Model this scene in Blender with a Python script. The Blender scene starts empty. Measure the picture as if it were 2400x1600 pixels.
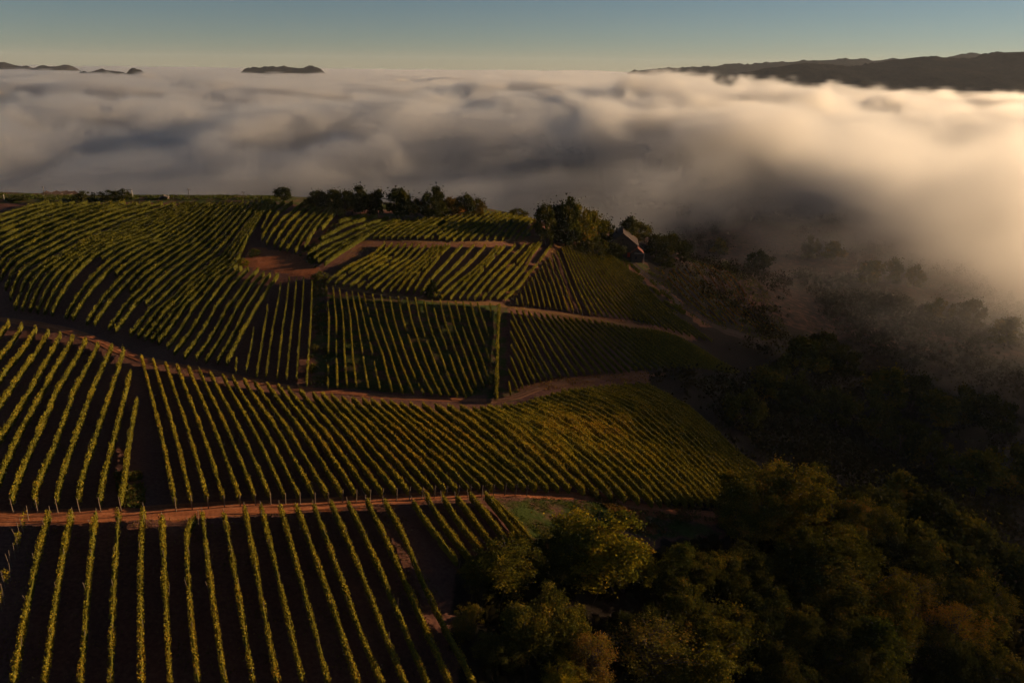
import bpy, math, random
import numpy as np
from mathutils import Vector, Matrix

R = math.radians
rng = np.random.default_rng(7)
random.seed(7)
scn = bpy.context.scene
col = scn.collection

# ------------------------------------------------------------------ camera
CAM_Z = 60.0
PITCH = R(19.0)                      # below the horizontal
FPX = 28.0 / 36.0 * 2400.0           # focal length in photo pixels
cam_data = bpy.data.cameras.new('camera')
cam_data.sensor_width = 36.0
cam_data.lens = 28.0
cam_data.clip_start = 1.0
cam_data.clip_end = 40000.0
cam = bpy.data.objects.new('camera', cam_data)
cam.location = (0, 0, CAM_Z)
ROLL = R(0.6)                        # the drone hung slightly askew
cam.rotation_euler = (Matrix.Rotation(R(90) - PITCH, 3, 'X') @ Matrix.Rotation(ROLL, 3, 'Z')).to_euler()
col.objects.link(cam)
scn.camera = cam

# ------------------------------------------------------------------ light
SUN_ELEV = R(8.8)
SUN_AZ = R(72.0)                     # clockwise from the view direction (+Y)
world = bpy.data.worlds.new('World')
scn.world = world
world.use_nodes = True
wn = world.node_tree.nodes
wl = world.node_tree.links
wn.clear()
w_out = wn.new('ShaderNodeOutputWorld')
w_bg = wn.new('ShaderNodeBackground')
w_sky = wn.new('ShaderNodeTexSky')
w_sky.sky_type = 'NISHITA'
w_sky.sun_disc = False
w_sky.sun_elevation = SUN_ELEV
w_sky.sun_rotation = SUN_AZ
w_sky.altitude = 300.0
w_sky.air_density = 0.7
w_sky.dust_density = 0.05
w_sky.ozone_density = 2.5
w_tint = wn.new('ShaderNodeMixRGB')
w_tint.blend_type = 'MULTIPLY'
w_tint.inputs[0].default_value = 1.0
w_tint.inputs[2].default_value = (0.98, 0.86, 0.77, 1)
wl.new(w_sky.outputs[0], w_tint.inputs[1])
wl.new(w_tint.outputs[0], w_bg.inputs[0])
w_bg.inputs[1].default_value = 0.047
wl.new(w_bg.outputs[0], w_out.inputs[0])

sun_d = bpy.data.lights.new('sun', 'SUN')
sun_d.energy = 5.0
sun_d.angle = R(0.6)
sun_d.color = (1.0, 0.70, 0.40)
sun = bpy.data.objects.new('sun', sun_d)
sdir = Vector((math.sin(SUN_AZ) * math.cos(SUN_ELEV), math.cos(SUN_AZ) * math.cos(SUN_ELEV), math.sin(SUN_ELEV)))
sun.rotation_euler = sdir.to_track_quat('Z', 'Y').to_euler()
sun.location = (300, 200, 300)
col.objects.link(sun)

scn.view_settings.view_transform = 'Standard'
scn.view_settings.look = 'None'
scn.view_settings.gamma = 1.0
scn.view_settings.use_curve_mapping = False
scn.view_settings.exposure = 0.65

cy = scn.cycles
cy.use_denoising = True
cy.max_bounces = 8
cy.diffuse_bounces = 2
cy.glossy_bounces = 1
cy.transmission_bounces = 2
cy.transparent_max_bounces = 8
cy.volume_bounces = 3
cy.volume_step_rate = 4.0
cy.volume_max_steps = 512
cy.use_adaptive_sampling = True
cy.adaptive_threshold = 0.04

# ------------------------------------------------------------------ scene bookkeeping
def tag(o, label=None, cat=None, group=None, kind=None):
    if label: o['label'] = label
    if cat: o['category'] = cat
    if group: o['group'] = group
    if kind: o['kind'] = kind
    return o

def empty(name, loc=(0, 0, 0), rz=0.0):
    o = bpy.data.objects.new(name, None)
    o.empty_display_size = 0.5
    o.location = loc
    o.rotation_euler = (0, 0, rz)
    col.objects.link(o)
    return o

def link(name, mesh, parent=None):
    o = bpy.data.objects.new(name, mesh)
    col.objects.link(o)
    if parent is not None:
        o.parent = parent
    return o

def mesh_np(name, verts, faces, mat=None, smooth=False):
    """mesh from numpy arrays; faces is (n,4) or (n,3)"""
    verts = np.asarray(verts, np.float32).reshape(-1, 3)
    faces = np.asarray(faces, np.int32)
    k = faces.shape[1]
    me = bpy.data.meshes.new(name)
    me.vertices.add(len(verts))
    me.vertices.foreach_set('co', verts.ravel())
    me.loops.add(faces.size)
    me.loops.foreach_set('vertex_index', faces.ravel())
    me.polygons.add(len(faces))
    me.polygons.foreach_set('loop_start', np.arange(0, faces.size, k, dtype=np.int32))
    me.polygons.foreach_set('loop_total', np.full(len(faces), k, np.int32))
    if smooth:
        me.polygons.foreach_set('use_smooth', np.ones(len(faces), bool))
    me.update(calc_edges=True)
    if mat: me.materials.append(mat)
    return me

def add_attr(me, name, arr, dom='POINT'):
    a = me.attributes.new(name, 'FLOAT', dom)
    a.data.foreach_set('value', np.asarray(arr, np.float32))

class MB:
    """collects boxes, tubes and polygons for one mesh"""
    def __init__(s): s.v = []; s.f = []
    def poly(s, pts, faces):
        o = len(s.v); s.v += [tuple(p) for p in pts]; s.f += [tuple(i + o for i in f) for f in faces]
    def box(s, c, d, m=None):
        x, y, z = (k / 2 for k in d)
        P = [Vector((sx * x, sy * y, sz * z)) for sz in (-1, 1) for sy in (-1, 1) for sx in (-1, 1)]
        if m is not None: P = [m @ p for p in P]
        s.poly([p + Vector(c) for p in P], [(0, 2, 3, 1), (4, 5, 7, 6), (0, 1, 5, 4), (2, 6, 7, 3), (0, 4, 6, 2), (1, 3, 7, 5)])
    def tube(s, pts, rad, n=6):
        pts = [Vector(p) for p in pts]
        rings = []
        for i, p in enumerate(pts):
            d = (pts[min(i + 1, len(pts) - 1)] - pts[max(i - 1, 0)]).normalized()
            a = d.orthogonal().normalized(); b = d.cross(a)
            r = rad[i] if hasattr(rad, '__len__') else rad
            rings.append([p + (a * math.cos(t) + b * math.sin(t)) * r for t in [2 * math.pi * k / n for k in range(n)]])
        vs = [q for rg in rings for q in rg]
        fs = [(i * n + k, i * n + (k + 1) % n, (i + 1) * n + (k + 1) % n, (i + 1) * n + k) for i in range(len(pts) - 1) for k in range(n)]
        fs.append(tuple(reversed(range(n)))); fs.append(tuple((len(pts) - 1) * n + k for k in range(n)))
        s.poly(vs, fs)
    def mesh(s, name, mat):
        me = bpy.data.meshes.new(name)
        me.from_pydata([tuple(p) for p in s.v], [], s.f)
        me.update()
        me.materials.append(mat)
        return me
    def build(s, name, mat, parent=None):
        return link(name, s.mesh(name, mat), parent)

ONES = ['', 'first', 'second', 'third', 'fourth', 'fifth', 'sixth', 'seventh', 'eighth', 'ninth', 'tenth', 'eleventh', 'twelfth',
        'thirteenth', 'fourteenth', 'fifteenth', 'sixteenth', 'seventeenth', 'eighteenth', 'nineteenth']
TENS = {2: 'twenty', 3: 'thirty', 4: 'forty', 5: 'fifty', 6: 'sixty'}
TENTH = {2: 'twentieth', 3: 'thirtieth', 4: 'fortieth', 5: 'fiftieth', 6: 'sixtieth'}
def ordinal(n):
    if n < 20: return ONES[n]
    return TENTH[n // 10] if n % 10 == 0 else TENS[n // 10] + '-' + ONES[n % 10]

# ------------------------------------------------------------------ numpy noise
def _hash(ix, iy, iz, seed):
    h = (ix * 374761393 + iy * 668265263 + iz * 2147483647 + seed * 974711) & 0xffffffff
    h = ((h ^ (h >> 13)) * 1274126177) & 0xffffffff
    h = (h ^ (h >> 16)) & 0xffffffff
    return h.astype(np.float64) / 4294967295.0 * 2 - 1

def vnoise(x, y, z=None, seed=0):
    """smooth value noise in -1..1"""
    x = np.asarray(x, float); y = np.asarray(y, float)
    z = np.zeros_like(x) if z is None else np.asarray(z, float)
    x, y, z = np.broadcast_arrays(x, y, z)
    fx, fy, fz = np.floor(x), np.floor(y), np.floor(z)
    ix, iy, iz = fx.astype(np.int64), fy.astype(np.int64), fz.astype(np.int64)
    u, v, w = x - fx, y - fy, z - fz
    u = u * u * u * (u * (u * 6 - 15) + 10); v = v * v * v * (v * (v * 6 - 15) + 10); w = w * w * w * (w * (w * 6 - 15) + 10)
    out = 0
    for dz, wz in ((0, 1 - w), (1, w)):
        if dz == 1 and not np.any(w): continue
        for dy, wy in ((0, 1 - v), (1, v)):
            for dx, wx in ((0, 1 - u), (1, u)):
                out = out + wx * wy * wz * _hash(ix + dx, iy + dy, iz + dz, seed)
    return out

def fbm(x, y, z=None, octs=4, seed=0, gain=0.5):
    a, s, t = 1.0, 0.0, 0.0
    for k in range(octs):
        f = 2.03 ** k
        s = s + a * vnoise(x * f + 13.7 * k, y * f - 7.1 * k, None if z is None else z * f + 3.3 * k, seed + k)
        t += a; a *= gain
    return s / t * 1.6

def sstep(a, b, x):
    t = np.clip((x - a) / (b - a), 0, 1)
    return t * t * (3 - 2 * t)

# ------------------------------------------------------------------ ground shape
CP, SP = math.cos(PITCH), math.sin(PITCH)
CR, SR = math.cos(ROLL), math.sin(ROLL)
def ray(u, v):
    """unit direction through photo pixel (2400 x 1600)"""
    p = (u - 1200.0) / FPX; q = (800.0 - v) / FPX
    a = p * CR - q * SR; b = p * SR + q * CR
    d = np.array([a, CP + b * SP, -SP + b * CP])
    return d / np.linalg.norm(d)

def to_px(x, y, z):
    zc = z - CAM_Z
    dep = y * CP - zc * SP
    up = y * SP + zc * CP
    dep = np.where(dep < 1, 1, dep)
    a, b = x / dep, up / dep
    return 1200 + FPX * (a * CR + b * SR), 800 - FPX * (b * CR - a * SR), dep

# (photo u, v, metres below the camera): heights read off along the slopes
GROUND = [
 (-300,1600,49),(0,1600,50.5),(600,1600,52),(1150,1600,55.5),(1800,1600,68),(2400,1600,82),(300,1400,49),(900,1400,52.2),
 (-300,1205,45.5),(0,1205,47),(350,1200,48.5),(700,1180,50.5),(1050,1160,52.5),(1350,1160,55.5),(1700,1215,61.5),(1450,1215,57.5),(2000,1300,72),(2400,1300,86),
 (-200,1000,47.6),(30,1000,48.6),(400,1000,50),(700,1020,51.5),(1000,1040,53),(1250,1010,54.8),(1450,960,59.5),(1600,1100,62),(1720,1000,71),
 (0,870,50),(-200,745,50.5),(0,750,51.3),(300,830,52.8),(700,905,54.6),(1150,935,57),(1270,900,58.6),(1500,880,64),
 (0,628,45.4),(100,635,45.4),(220,640,46.6),(200,700,49.2),(-150,600,43.6),(100,545,41.6),(300,560,42.6),(450,640,47.4),(450,540,42.2),
 (-150,455,37),(0,460,37.4),(300,468,37.8),(500,473,38.2),(640,472,38.6),(730,485,40),(800,500,41.4),(880,500,42.6),(1000,500,43.6),(1130,490,44),(1250,516,48.4),(1330,550,53.2),(1390,556,56.4),
 (1470,612,62),(1600,690,71),(1800,808,86),
 (640,600,45.6),(720,640,47.6),(800,560,45.2),(1050,565,47.4),(1260,565,51.2),(900,640,49),(1000,700,52),(1200,706,55.4),(1050,800,55.4),(1300,650,57.2),(1400,740,60.8),(1350,830,60),(1550,790,67.5),(750,850,54),(560,860,53.2),(640,690,50.6),
 (1750,900,84),(1700,700,84),(2000,700,104),(2000,900,102),(2300,900,108),(2100,1100,98),(1900,1000,92),(2400,1150,98),
]
WORLD_PTS = [  # x, y, z beyond what the camera sees of the hill
 (-230,300,11),(-120,290,10),(0,300,4),(60,310,-6),(-250,450,-38),(-100,470,-42),(50,470,-44),(150,430,-46),(250,600,-50),(0,700,-50),(-400,600,-50),
 (300,300,-52),(400,100,-50),(300,0,-38),(150,0,-18),(0,0,4),(-120,0,10),(-200,100,13),(-300,200,10),(-380,300,2),(-450,100,0),(-500,400,-30),
 (-120,-150,-5),(100,-150,-15),(500,-100,-50),(700,300,-52),(500,700,-52),(-700,300,-45),(-600,-100,-40),(0,-400,-45),(-300,-300,-40),(400,-350,-50),
 (900,800,-54),(-800,800,-54),(0,1000,-54),(900,-300,-54),(-900,-300,-54),
]
_gp = []
for u, v, d in GROUND:
    r = ray(u, v); t = d / -r[2]
    _gp.append((r[0] * t, r[1] * t, CAM_Z - d))
_gp = np.array(_gp + [tuple(map(float, p)) for p in WORLD_PTS])
_S = 100.0
def _phi(r2): return 0.5 * r2 * np.log(r2 + 1e-9)
def _fit(P, z, lam):
    n = len(P)
    K = _phi(((P[:, None] - P[None]) ** 2).sum(-1)) + lam * np.eye(n)
    Q = np.c_[np.ones(n), P]
    A = np.block([[K, Q], [Q.T, np.zeros((3, 3))]])
    return np.linalg.solve(A, np.r_[z, 0, 0, 0])
_W = _fit(_gp[:, :2] / _S, _gp[:, 2], 0.004)
def ground_exact(x, y):
    x = np.asarray(x, float); y = np.asarray(y, float)
    px, py = x / _S, y / _S
    out = _W[-3] + _W[-2] * px + _W[-1] * py
    for i in range(len(_gp)):
        out = out + _W[i] * _phi((px - _gp[i, 0] / _S) ** 2 + (py - _gp[i, 1] / _S) ** 2)
    rr = np.hypot(x, y - 200)
    k = sstep(600, 950, rr)
    out = out * (1 - k) + (-56 + 5 * vnoise(x / 600, y / 600, seed=5)) * k
    return np.clip(out, -75, 40)

# quick lookup table for the near ground
GX0, GY0, GSTEP, GNX, GNY = -420.0, -20.0, 2.0, 460, 420
_gx = GX0 + GSTEP * np.arange(GNX); _gy = GY0 + GSTEP * np.arange(GNY)
_GZ = ground_exact(*np.meshgrid(_gx, _gy))
def ground(x, y):
    x = np.asarray(x, float); y = np.asarray(y, float)
    fx = np.clip((x - GX0) / GSTEP, 0, GNX - 1.001); fy = np.clip((y - GY0) / GSTEP, 0, GNY - 1.001)
    ix = fx.astype(int); iy = fy.astype(int); a = fx - ix; b = fy - iy
    return (_GZ[iy, ix] * (1 - a) * (1 - b) + _GZ[iy, ix + 1] * a * (1 - b) + _GZ[iy + 1, ix] * (1 - a) * b + _GZ[iy + 1, ix + 1] * a * b)

_T = np.concatenate([np.arange(30, 430, 0.5), np.arange(430, 800, 2.0)])
def hit(u, v, lift=0.0, tmax=800):
    """where the sight line meets the ground raised by lift: a plan position"""
    d = ray(u, v)
    T = _T[_T < tmax]
    x, y, z = d[0] * T, d[1] * T, CAM_Z + d[2] * T
    g = z - ground(x, y) - lift
    neg = np.nonzero(g < 0)[0]
    if len(neg):
        i = neg[0]
        if i == 0: t = T[0]
        else: t = T[i - 1] + (T[i] - T[i - 1]) * g[i - 1] / (g[i - 1] - g[i])
    else:
        m = T < 290
        t = T[m][np.argmin(g[m])]
    return np.array([d[0] * t, d[1] * t])
def hits(pts, lift=0.0): return np.array([hit(u, v, lift) for u, v in pts])
def gz(p): return float(ground(p[0], p[1]))

def resample(P, step=None, n=None):
    P = np.asarray(P, float)
    L = np.r_[0, np.cumsum(np.hypot(*np.diff(P[:, :2], axis=0).T))]
    m = n if n else max(2, int(round(L[-1] / step)) + 1)
    s = np.linspace(0, L[-1], m)
    return np.c_[np.interp(s, L, P[:, 0]), np.interp(s, L, P[:, 1])]
def smooth(P, k=3):
    P = np.array(P)
    for _ in range(k):
        Q = P.copy(); Q[1:-1] = 0.25 * P[:-2] + 0.5 * P[1:-1] + 0.25 * P[2:]; P = Q
    return P
# ------------------------------------------------------------------ vine rows, field by field (photo coordinates along each row)
# each field: list of guide rows (top of row to bottom or bottom to top, same order) and number of gaps between neighbouring guides
FIELDS = {}
FIELDS['A'] = dict(guides=[
 [(60,1200),(28,1290),(0,1390),(-30,1500)],
 [(114,1201),(85,1310),(60,1430),(29,1600)],[(167,1201),(145,1310),(125,1440),(102,1600)],[(224,1200),(212,1310),(200,1450),(187,1600)],
 [(278,1201),(270,1310),(263,1450),(257,1600)],[(335,1191),(329,1310),(329,1450),(331,1600)],[(379,1211),(384,1310),(390,1450),(398,1600)],
 [(459,1208),(438,1235),(437,1310),(448,1450),(464,1600)],[(474,1203),(486,1310),(505,1450),(527,1600)],[(525,1205),(545,1310),(568,1450),(593,1600)],
 [(573,1186),(590,1280),(618,1430),(650,1600)],[(612,1186),(637,1290),(670,1430),(711,1600)],[(656,1184),(686,1290),(728,1440),(770,1600)],
 [(695,1186),(744,1320),(790,1450),(838,1600)],[(736,1184),(788,1325),(840,1470),(896,1600)],[(775,1176),(843,1332),(900,1480),(950,1600)],
 [(816,1176),(890,1332),(948,1470),(1003,1600)],[(860,1172),(924,1305),(1006,1489),(1055,1600)],
 [(901,1172),(945,1251),(989,1356),(1044,1475),(1071,1516),(1110,1600)],
 [(969,1174),(1006,1230),(1071,1312)],[(998,1157),(1040,1230),(1098,1302)],[(1037,1160),(1074,1220),(1132,1292)],[(1071,1162),(1108,1213),(1149,1268)],
 [(1101,1157),(1139,1203),(1193,1274)],[(1137,1157),(1176,1203),(1237,1278)],[(1152,1166),(1203,1213),(1258,1281)]], gaps=None)
FIELDS['B'] = dict(guides=[
 [(25,744),(0,782),(-40,840)],[(54,751),(0,833),(-50,900)],[(87,758),(0,884),(-50,950)],[(116,765),(0,945),(-50,1010)],[(143,773),(85,887),(0,1023),(-50,1090)],
 [(173,780),(129,860),(58,989),(0,1118),(-40,1190)],
 [(204,785),(129,921),(85,1023),(29,1159),(27,1175)],[(233,795),(170,921),(129,1040),(78,1159),(83,1175)],[(264,800),(211,924),(170,1040),(136,1142),(132,1175)],
 [(291,812),(252,938),(218,1040),(190,1125),(183,1174)],[(308,860),(293,921),(269,1023),(245,1108),(233,1172)],[(323,924),(316,958),(301,1040),(291,1125),(281,1170)]], gaps=None)
_ct = [(330,828),(357,836),(386,843),(412,847),(439,852),(464,858),(490,865),(519,870),(542,876),(568,880),(593,885),(622,890),(648,896),(670,901),(697,905),(727,913),(749,916),(771,919),(795,923),(819,925),(843,928),(863,930),(887,932),(907,934),(930,936),(953,937),(982,939)]
_cb = [(409,1172),(447,1168),(485,1166),(523,1164),(560,1162),(596,1160),(631,1158),(666,1157),(700,1158),(735,1157),(766,1156),(800,1154),(832,1152),(864,1151),(894,1150),(926,1148),(956,1147),(986,1145),(1014,1144),(1043,1143),(1070,1142),(1098,1141),(1125,1140),(1152,1140),(1179,1139),(1204,1139),(1230,1140)]
def _mid(a, b, t, bow): return (a[0] + (b[0] - a[0]) * t + bow, a[1] + (b[1] - a[1]) * t - bow * 0.35)
FIELDS['C'] = dict(guides=[[a, _mid(a, b, .33, 3), _mid(a, b, .66, 4), b] for a, b in zip(_ct, _cb)], gaps=None)
FIELDS['C2'] = dict(guides=[
 [(982,939),(1060,1000),(1140,1068),(1230,1140)],[(1100,948),(1180,1000),(1262,1072),(1335,1144)],[(1200,942),(1330,1010),(1440,1090),(1530,1178)],
 [(1300,910),(1438,962),(1558,1056),(1682,1178)],[(1400,898),(1540,950),(1650,1050),(1770,1170)],[(1500,890),(1625,960),(1720,1050),(1830,1140)]], gaps=[4,6,8,7,7])
FIELDS['D'] = dict(guides=[
 [(-80,530),(0,502),(60,484),(115,471)],
 [(31,728),(54,663),(71,640),(100,618),(154,588),(214,554),(268,533),(339,506),(400,488),(440,475)],
 [(117,740),(132,708),(161,660),(193,620),(223,595),(268,570),(330,551),(393,520),(427,499),(465,476)],
 [(316,791),(371,723),(400,700),(440,660),(489,622),(525,592),(552,560),(575,530),(598,500),(623,473)],
 [(364,805),(436,711),(498,647),(553,608),(561,597),(575,565),(593,533),(614,499),(646,473)]], gaps=[11,5,12,3])
FIELDS['D2'] = dict(guides=[
 [(383,820),(453,718),(507,654),(561,615)],[(398,832),(482,715),(525,658),(571,620)],[(423,842),(505,718),(543,665),(586,624)],[(451,846),(532,718),(575,660),(609,624)],
 [(474,852),(555,718),(587,668),(623,633)],[(502,854),(577,718),(611,665),(637,636)],[(524,859),(565,780),(600,718),(630,670),(655,638)]], gaps=None)
FIELDS['D3'] = dict(guides=[
 [(611,540),(630,499),(668,471)],[(611,565),(627,533),(650,499),(686,472)],[(621,574),(637,547),(661,515),(712,475)],[(639,579),(654,551),(679,517),(730,477)],
 [(652,586),(671,556),(700,517),(748,479)],[(668,590),(691,558),(718,519),(761,481)],[(689,592),(714,547),(739,515),(777,483)],
 [(711,581),(734,540),(757,511),(789,485)],[(750,538),(779,504),(800,488)],[(793,502),(812,490)]], gaps=None)
FIELDS['E'] = dict(guides=[
 [(554,840),(552,866)],[(595,764),(588,810),(575,873)],[(627,716),(617,780),(600,883)],[(658,662),(640,760),(622,883)],[(678,648),(663,760),(648,888)],[(695,650),(684,760),(670,889)],
 [(712,650),(703,770),(694,893)],[(731,655),(727,770),(717,903)]], gaps=None)
FIELDS['F'] = dict(guides=[
 [(765,669),(771,740),(769,830),(768,908)],[(811,679),(821,740),(826,825),(836,905)],[(853,686),(872,760),(896,825),(921,918)],[(913,692),(925,750),(955,840),(997,924)],
 [(1013,701),(1025,754),(1052,825),(1095,930)],[(1085,704),(1100,760),(1130,840),(1150,900)],[(1119,706),(1130,740),(1148,790)],[(1149,709),(1150,728),(1150,744)]], gaps=[3,3,3,5,4,2,1])
FIELDS['F1'] = dict(guides=[[(1170,716),(1166,800),(1163,930)]], gaps=None)
FIELDS['G'] = dict(guides=[
 [(1193,893),(1197,918)],[(1192,863),(1203,885),(1214,909)],[(1196,834),(1210,865),(1227,904)],[(1198,806),(1218,845),(1242,897)],[(1196,775),(1224,830),(1255,892)],
 [(1197,749),(1227,806),(1268,890)],[(1197,726),(1237,806),(1283,886)],[(1210,722),(1250,800),(1296,884)]], gaps=None)
FIELDS['G2'] = dict(guides=[[(1210,722),(1250,800),(1296,884)],[(1334,741),(1390,795),(1462,870)],[(1480,764),(1540,810),(1620,862)],[(1590,786),(1660,825),(1740,872)]], gaps=[9,10,13])
FIELDS['H'] = dict(guides=[
 [(1210,697),(1213,709)],[(1246,649),(1256,680),(1264,713)],[(1278,611),(1297,660),(1316,720)],[(1295,595),(1317,650),(1343,725)],[(1317,578),(1345,650),(1383,733)],
 [(1375,567),(1440,645),(1544,760)],[(1390,558),(1490,650),(1580,735),(1670,795)]], gaps=[4,4,2,2,12,7])
FIELDS['I'] = dict(guides=[
 [(766,658),(823,619),(876,592),(903,568)],[(894,679),(930,645),(984,606),(1015,573)],[(969,681),(996,638),(1037,588),(1055,571)],[(1035,694),(1074,658),(1112,629),(1142,601),(1165,573)],
 [(1076,695),(1112,652),(1153,604),(1183,573)],[(1130,697),(1174,645),(1197,624),(1228,594),(1255,565)],[(1165,694),(1201,663),(1233,622),(1247,592),(1271,565)],[(1183,697),(1221,663),(1240,635),(1296,566)]], gaps=[7,4,4,2,3,2,1])
FIELDS['K'] = dict(guides=[
 [(780,522),(823,508),(859,501)],[(742,561),(805,527),(885,503)],[(712,601),(769,561),(841,531),(912,507)],[(726,610),(787,570),(859,536),(930,512)],[(735,619),(805,572),(859,547),(903,526),(939,514)],
 [(751,624),(796,590),(841,561),(876,541)]], gaps=[1,1,1,1,1])
FIELDS['J'] = dict(guides=[
 [(875,554),(903,533),(939,514)],[(960,554),(987,535),(1031,513),(1060,499)],[(1062,559),(1099,533),(1140,508),(1162,494)],[(1177,558),(1208,519),(1238,506)],[(1224,556),(1245,532),(1262,515)]], gaps=[6,6,6,3])
FIELDS['L'] = dict(guides=[[(1552,632),(1610,695),(1672,748)],[(1610,622),(1672,690),(1742,760)],[(1680,620),(1750,695),(1830,772)]], gaps=[5,6])
# ------------------------------------------------------------------ materials
def new_mat(name):
    m = bpy.data.materials.new(name)
    m.use_nodes = True
    m.node_tree.nodes.clear()
    return m, m.node_tree.nodes, m.node_tree.links
def N(nodes, t, **kw):
    n = nodes.new(t)
    for k, v in kw.items(): setattr(n, k, v)
    return n
def ramp(nodes, stops, interp='LINEAR'):
    r = nodes.new('ShaderNodeValToRGB')
    r.color_ramp.interpolation = interp
    e = r.color_ramp.elements
    while len(e) < len(stops): e.new(0.5)
    for k, (p, c) in enumerate(stops):
        e[k].position = p; e[k].color = tuple(c) + (1,) if len(c) == 3 else c
    return r
def noise(nodes, links, vec, scale, detail=4, rough=0.55):
    n = N(nodes, 'ShaderNodeTexNoise')
    n.inputs['Scale'].default_value = scale; n.inputs['Detail'].default_value = detail; n.inputs['Roughness'].default_value = rough
    if vec is not None: links.new(vec, n.inputs['Vector'])
    return n
def mixc(nodes, links, fac, a, b, mode='MIX'):
    m = N(nodes, 'ShaderNodeMixRGB', blend_type=mode)
    for i, x in ((0, fac), (1, a), (2, b)):
        if hasattr(x, 'links'): links.new(x, m.inputs[i])
        elif isinstance(x, (int, float)): m.inputs[i].default_value = x
        else: m.inputs[i].default_value = tuple(x) + (1,)
    return m.outputs[0]
def math_n(nodes, links, op, a, b=None, c=None, clamp=False):
    m = N(nodes, 'ShaderNodeMath', operation=op, use_clamp=clamp)
    for i, x in enumerate((a, b, c)):
        if x is None: continue
        if hasattr(x, 'links'): links.new(x, m.inputs[i])
        else: m.inputs[i].default_value = x
    return m.outputs[0]
def finish(m, n, l, color, rough=0.9, bump=None, bump_str=0.5, bump_dist=0.1, spec=0.2):
    b = N(n, 'ShaderNodeBsdfPrincipled'); o = N(n, 'ShaderNodeOutputMaterial')
    if hasattr(color, 'links'): l.new(color, b.inputs['Base Color'])
    else: b.inputs['Base Color'].default_value = tuple(color) + (1,)
    b.inputs['Roughness'].default_value = rough
    b.inputs['Specular IOR Level'].default_value = spec
    if bump is not None:
        bp = N(n, 'ShaderNodeBump'); bp.inputs['Strength'].default_value = bump_str; bp.inputs['Distance'].default_value = bump_dist
        l.new(bump, bp.inputs['Height']); l.new(bp.outputs[0], b.inputs['Normal'])
    l.new(b.outputs[0], o.inputs[0])
    return m
def plain(name, c1, c2, scale=3.0, rough=0.85, bump=0.3, spec=0.2):
    m, n, l = new_mat(name)
    tc = N(n, 'ShaderNodeTexCoord')
    nz = noise(n, l, tc.outputs['Object'], scale, 5)
    r = ramp(n, [(0.3, c1), (0.7, c2)]); l.new(nz.outputs[0], r.inputs[0])
    return finish(m, n, l, r.outputs[0], rough, nz.outputs[0], bump, 0.05, spec)

def attr(n, name):
    a = N(n, 'ShaderNodeAttribute'); a.attribute_name = name
    return a.outputs['Fac']

# ground: bare tilled soil, dry grass, green grass, red clay, dark litter with valley shade painted in
def ground_material():
    m, n, l = new_mat('ground')
    g = N(n, 'ShaderNodeNewGeometry'); P = g.outputs['Position']
    n1 = noise(n, l, P, 0.35, 6, 0.6); n2 = noise(n, l, P, 2.3, 5, 0.65); n3 = noise(n, l, P, 0.05, 3)
    soil = ramp(n, [(0.25, (0.070, 0.030, 0.022)), (0.5, (0.125, 0.054, 0.038)), (0.75, (0.19, 0.088, 0.056))]); l.new(n2.outputs[0], soil.inputs[0])
    dry = ramp(n, [(0.3, (0.085, 0.038, 0.012)), (0.55, (0.15, 0.068, 0.020)), (0.75, (0.20, 0.105, 0.032))]); l.new(n2.outputs[0], dry.inputs[0])
    grs = ramp(n, [(0.3, (0.030, 0.040, 0.008)), (0.55, (0.050, 0.066, 0.012)), (0.78, (0.085, 0.088, 0.018))]); l.new(n2.outputs[0], grs.inputs[0])
    cly = ramp(n, [(0.3, (0.18, 0.056, 0.022)), (0.55, (0.28, 0.090, 0.035)), (0.78, (0.38, 0.14, 0.060))]); l.new(n2.outputs[0], cly.inputs[0])
    def edge(a, lo=0.35, hi=0.75):
        s = math_n(n, l, 'ADD', a, math_n(n, l, 'MULTIPLY', math_n(n, l, 'SUBTRACT', n1.outputs[0], 0.5), 1.3))
        mr = N(n, 'ShaderNodeMapRange', interpolation_type='SMOOTHSTEP'); l.new(s, mr.inputs[0])
        mr.inputs[1].default_value = lo; mr.inputs[2].default_value = hi
        return mr.outputs[0]
    c = mixc(n, l, edge(attr(n, 'dry')), soil.outputs[0], dry.outputs[0])
    c = mixc(n, l, edge(attr(n, 'grass')), c, grs.outputs[0])
    c = mixc(n, l, edge(attr(n, 'clay')), c, cly.outputs[0])
    shade_litter = ramp(n, [(0.3, (0.012, 0.008, 0.006)), (0.6, (0.024, 0.016, 0.011)), (0.8, (0.040, 0.027, 0.016))]); l.new(n2.outputs[0], shade_litter.inputs[0])
    c = mixc(n, l, edge(attr(n, 'litter_shade')), c, shade_litter.outputs[0])  # leaf litter of the wood floor, plus valley shade put into the colour
    big = ramp(n, [(0.3, (0.75, 0.75, 0.75)), (0.7, (1.2, 1.2, 1.2))]); l.new(n3.outputs[0], big.inputs[0])
    c = mixc(n, l, 1.0, c, big.outputs[0], 'MULTIPLY')
    h = math_n(n, l, 'ADD', math_n(n, l, 'MULTIPLY', n1.outputs[0], 1.0), math_n(n, l, 'MULTIPLY', n2.outputs[0], 0.35))
    return finish(m, n, l, c, 0.95, h, 0.6, 0.35, 0.05)
M_ground = ground_material()

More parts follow.
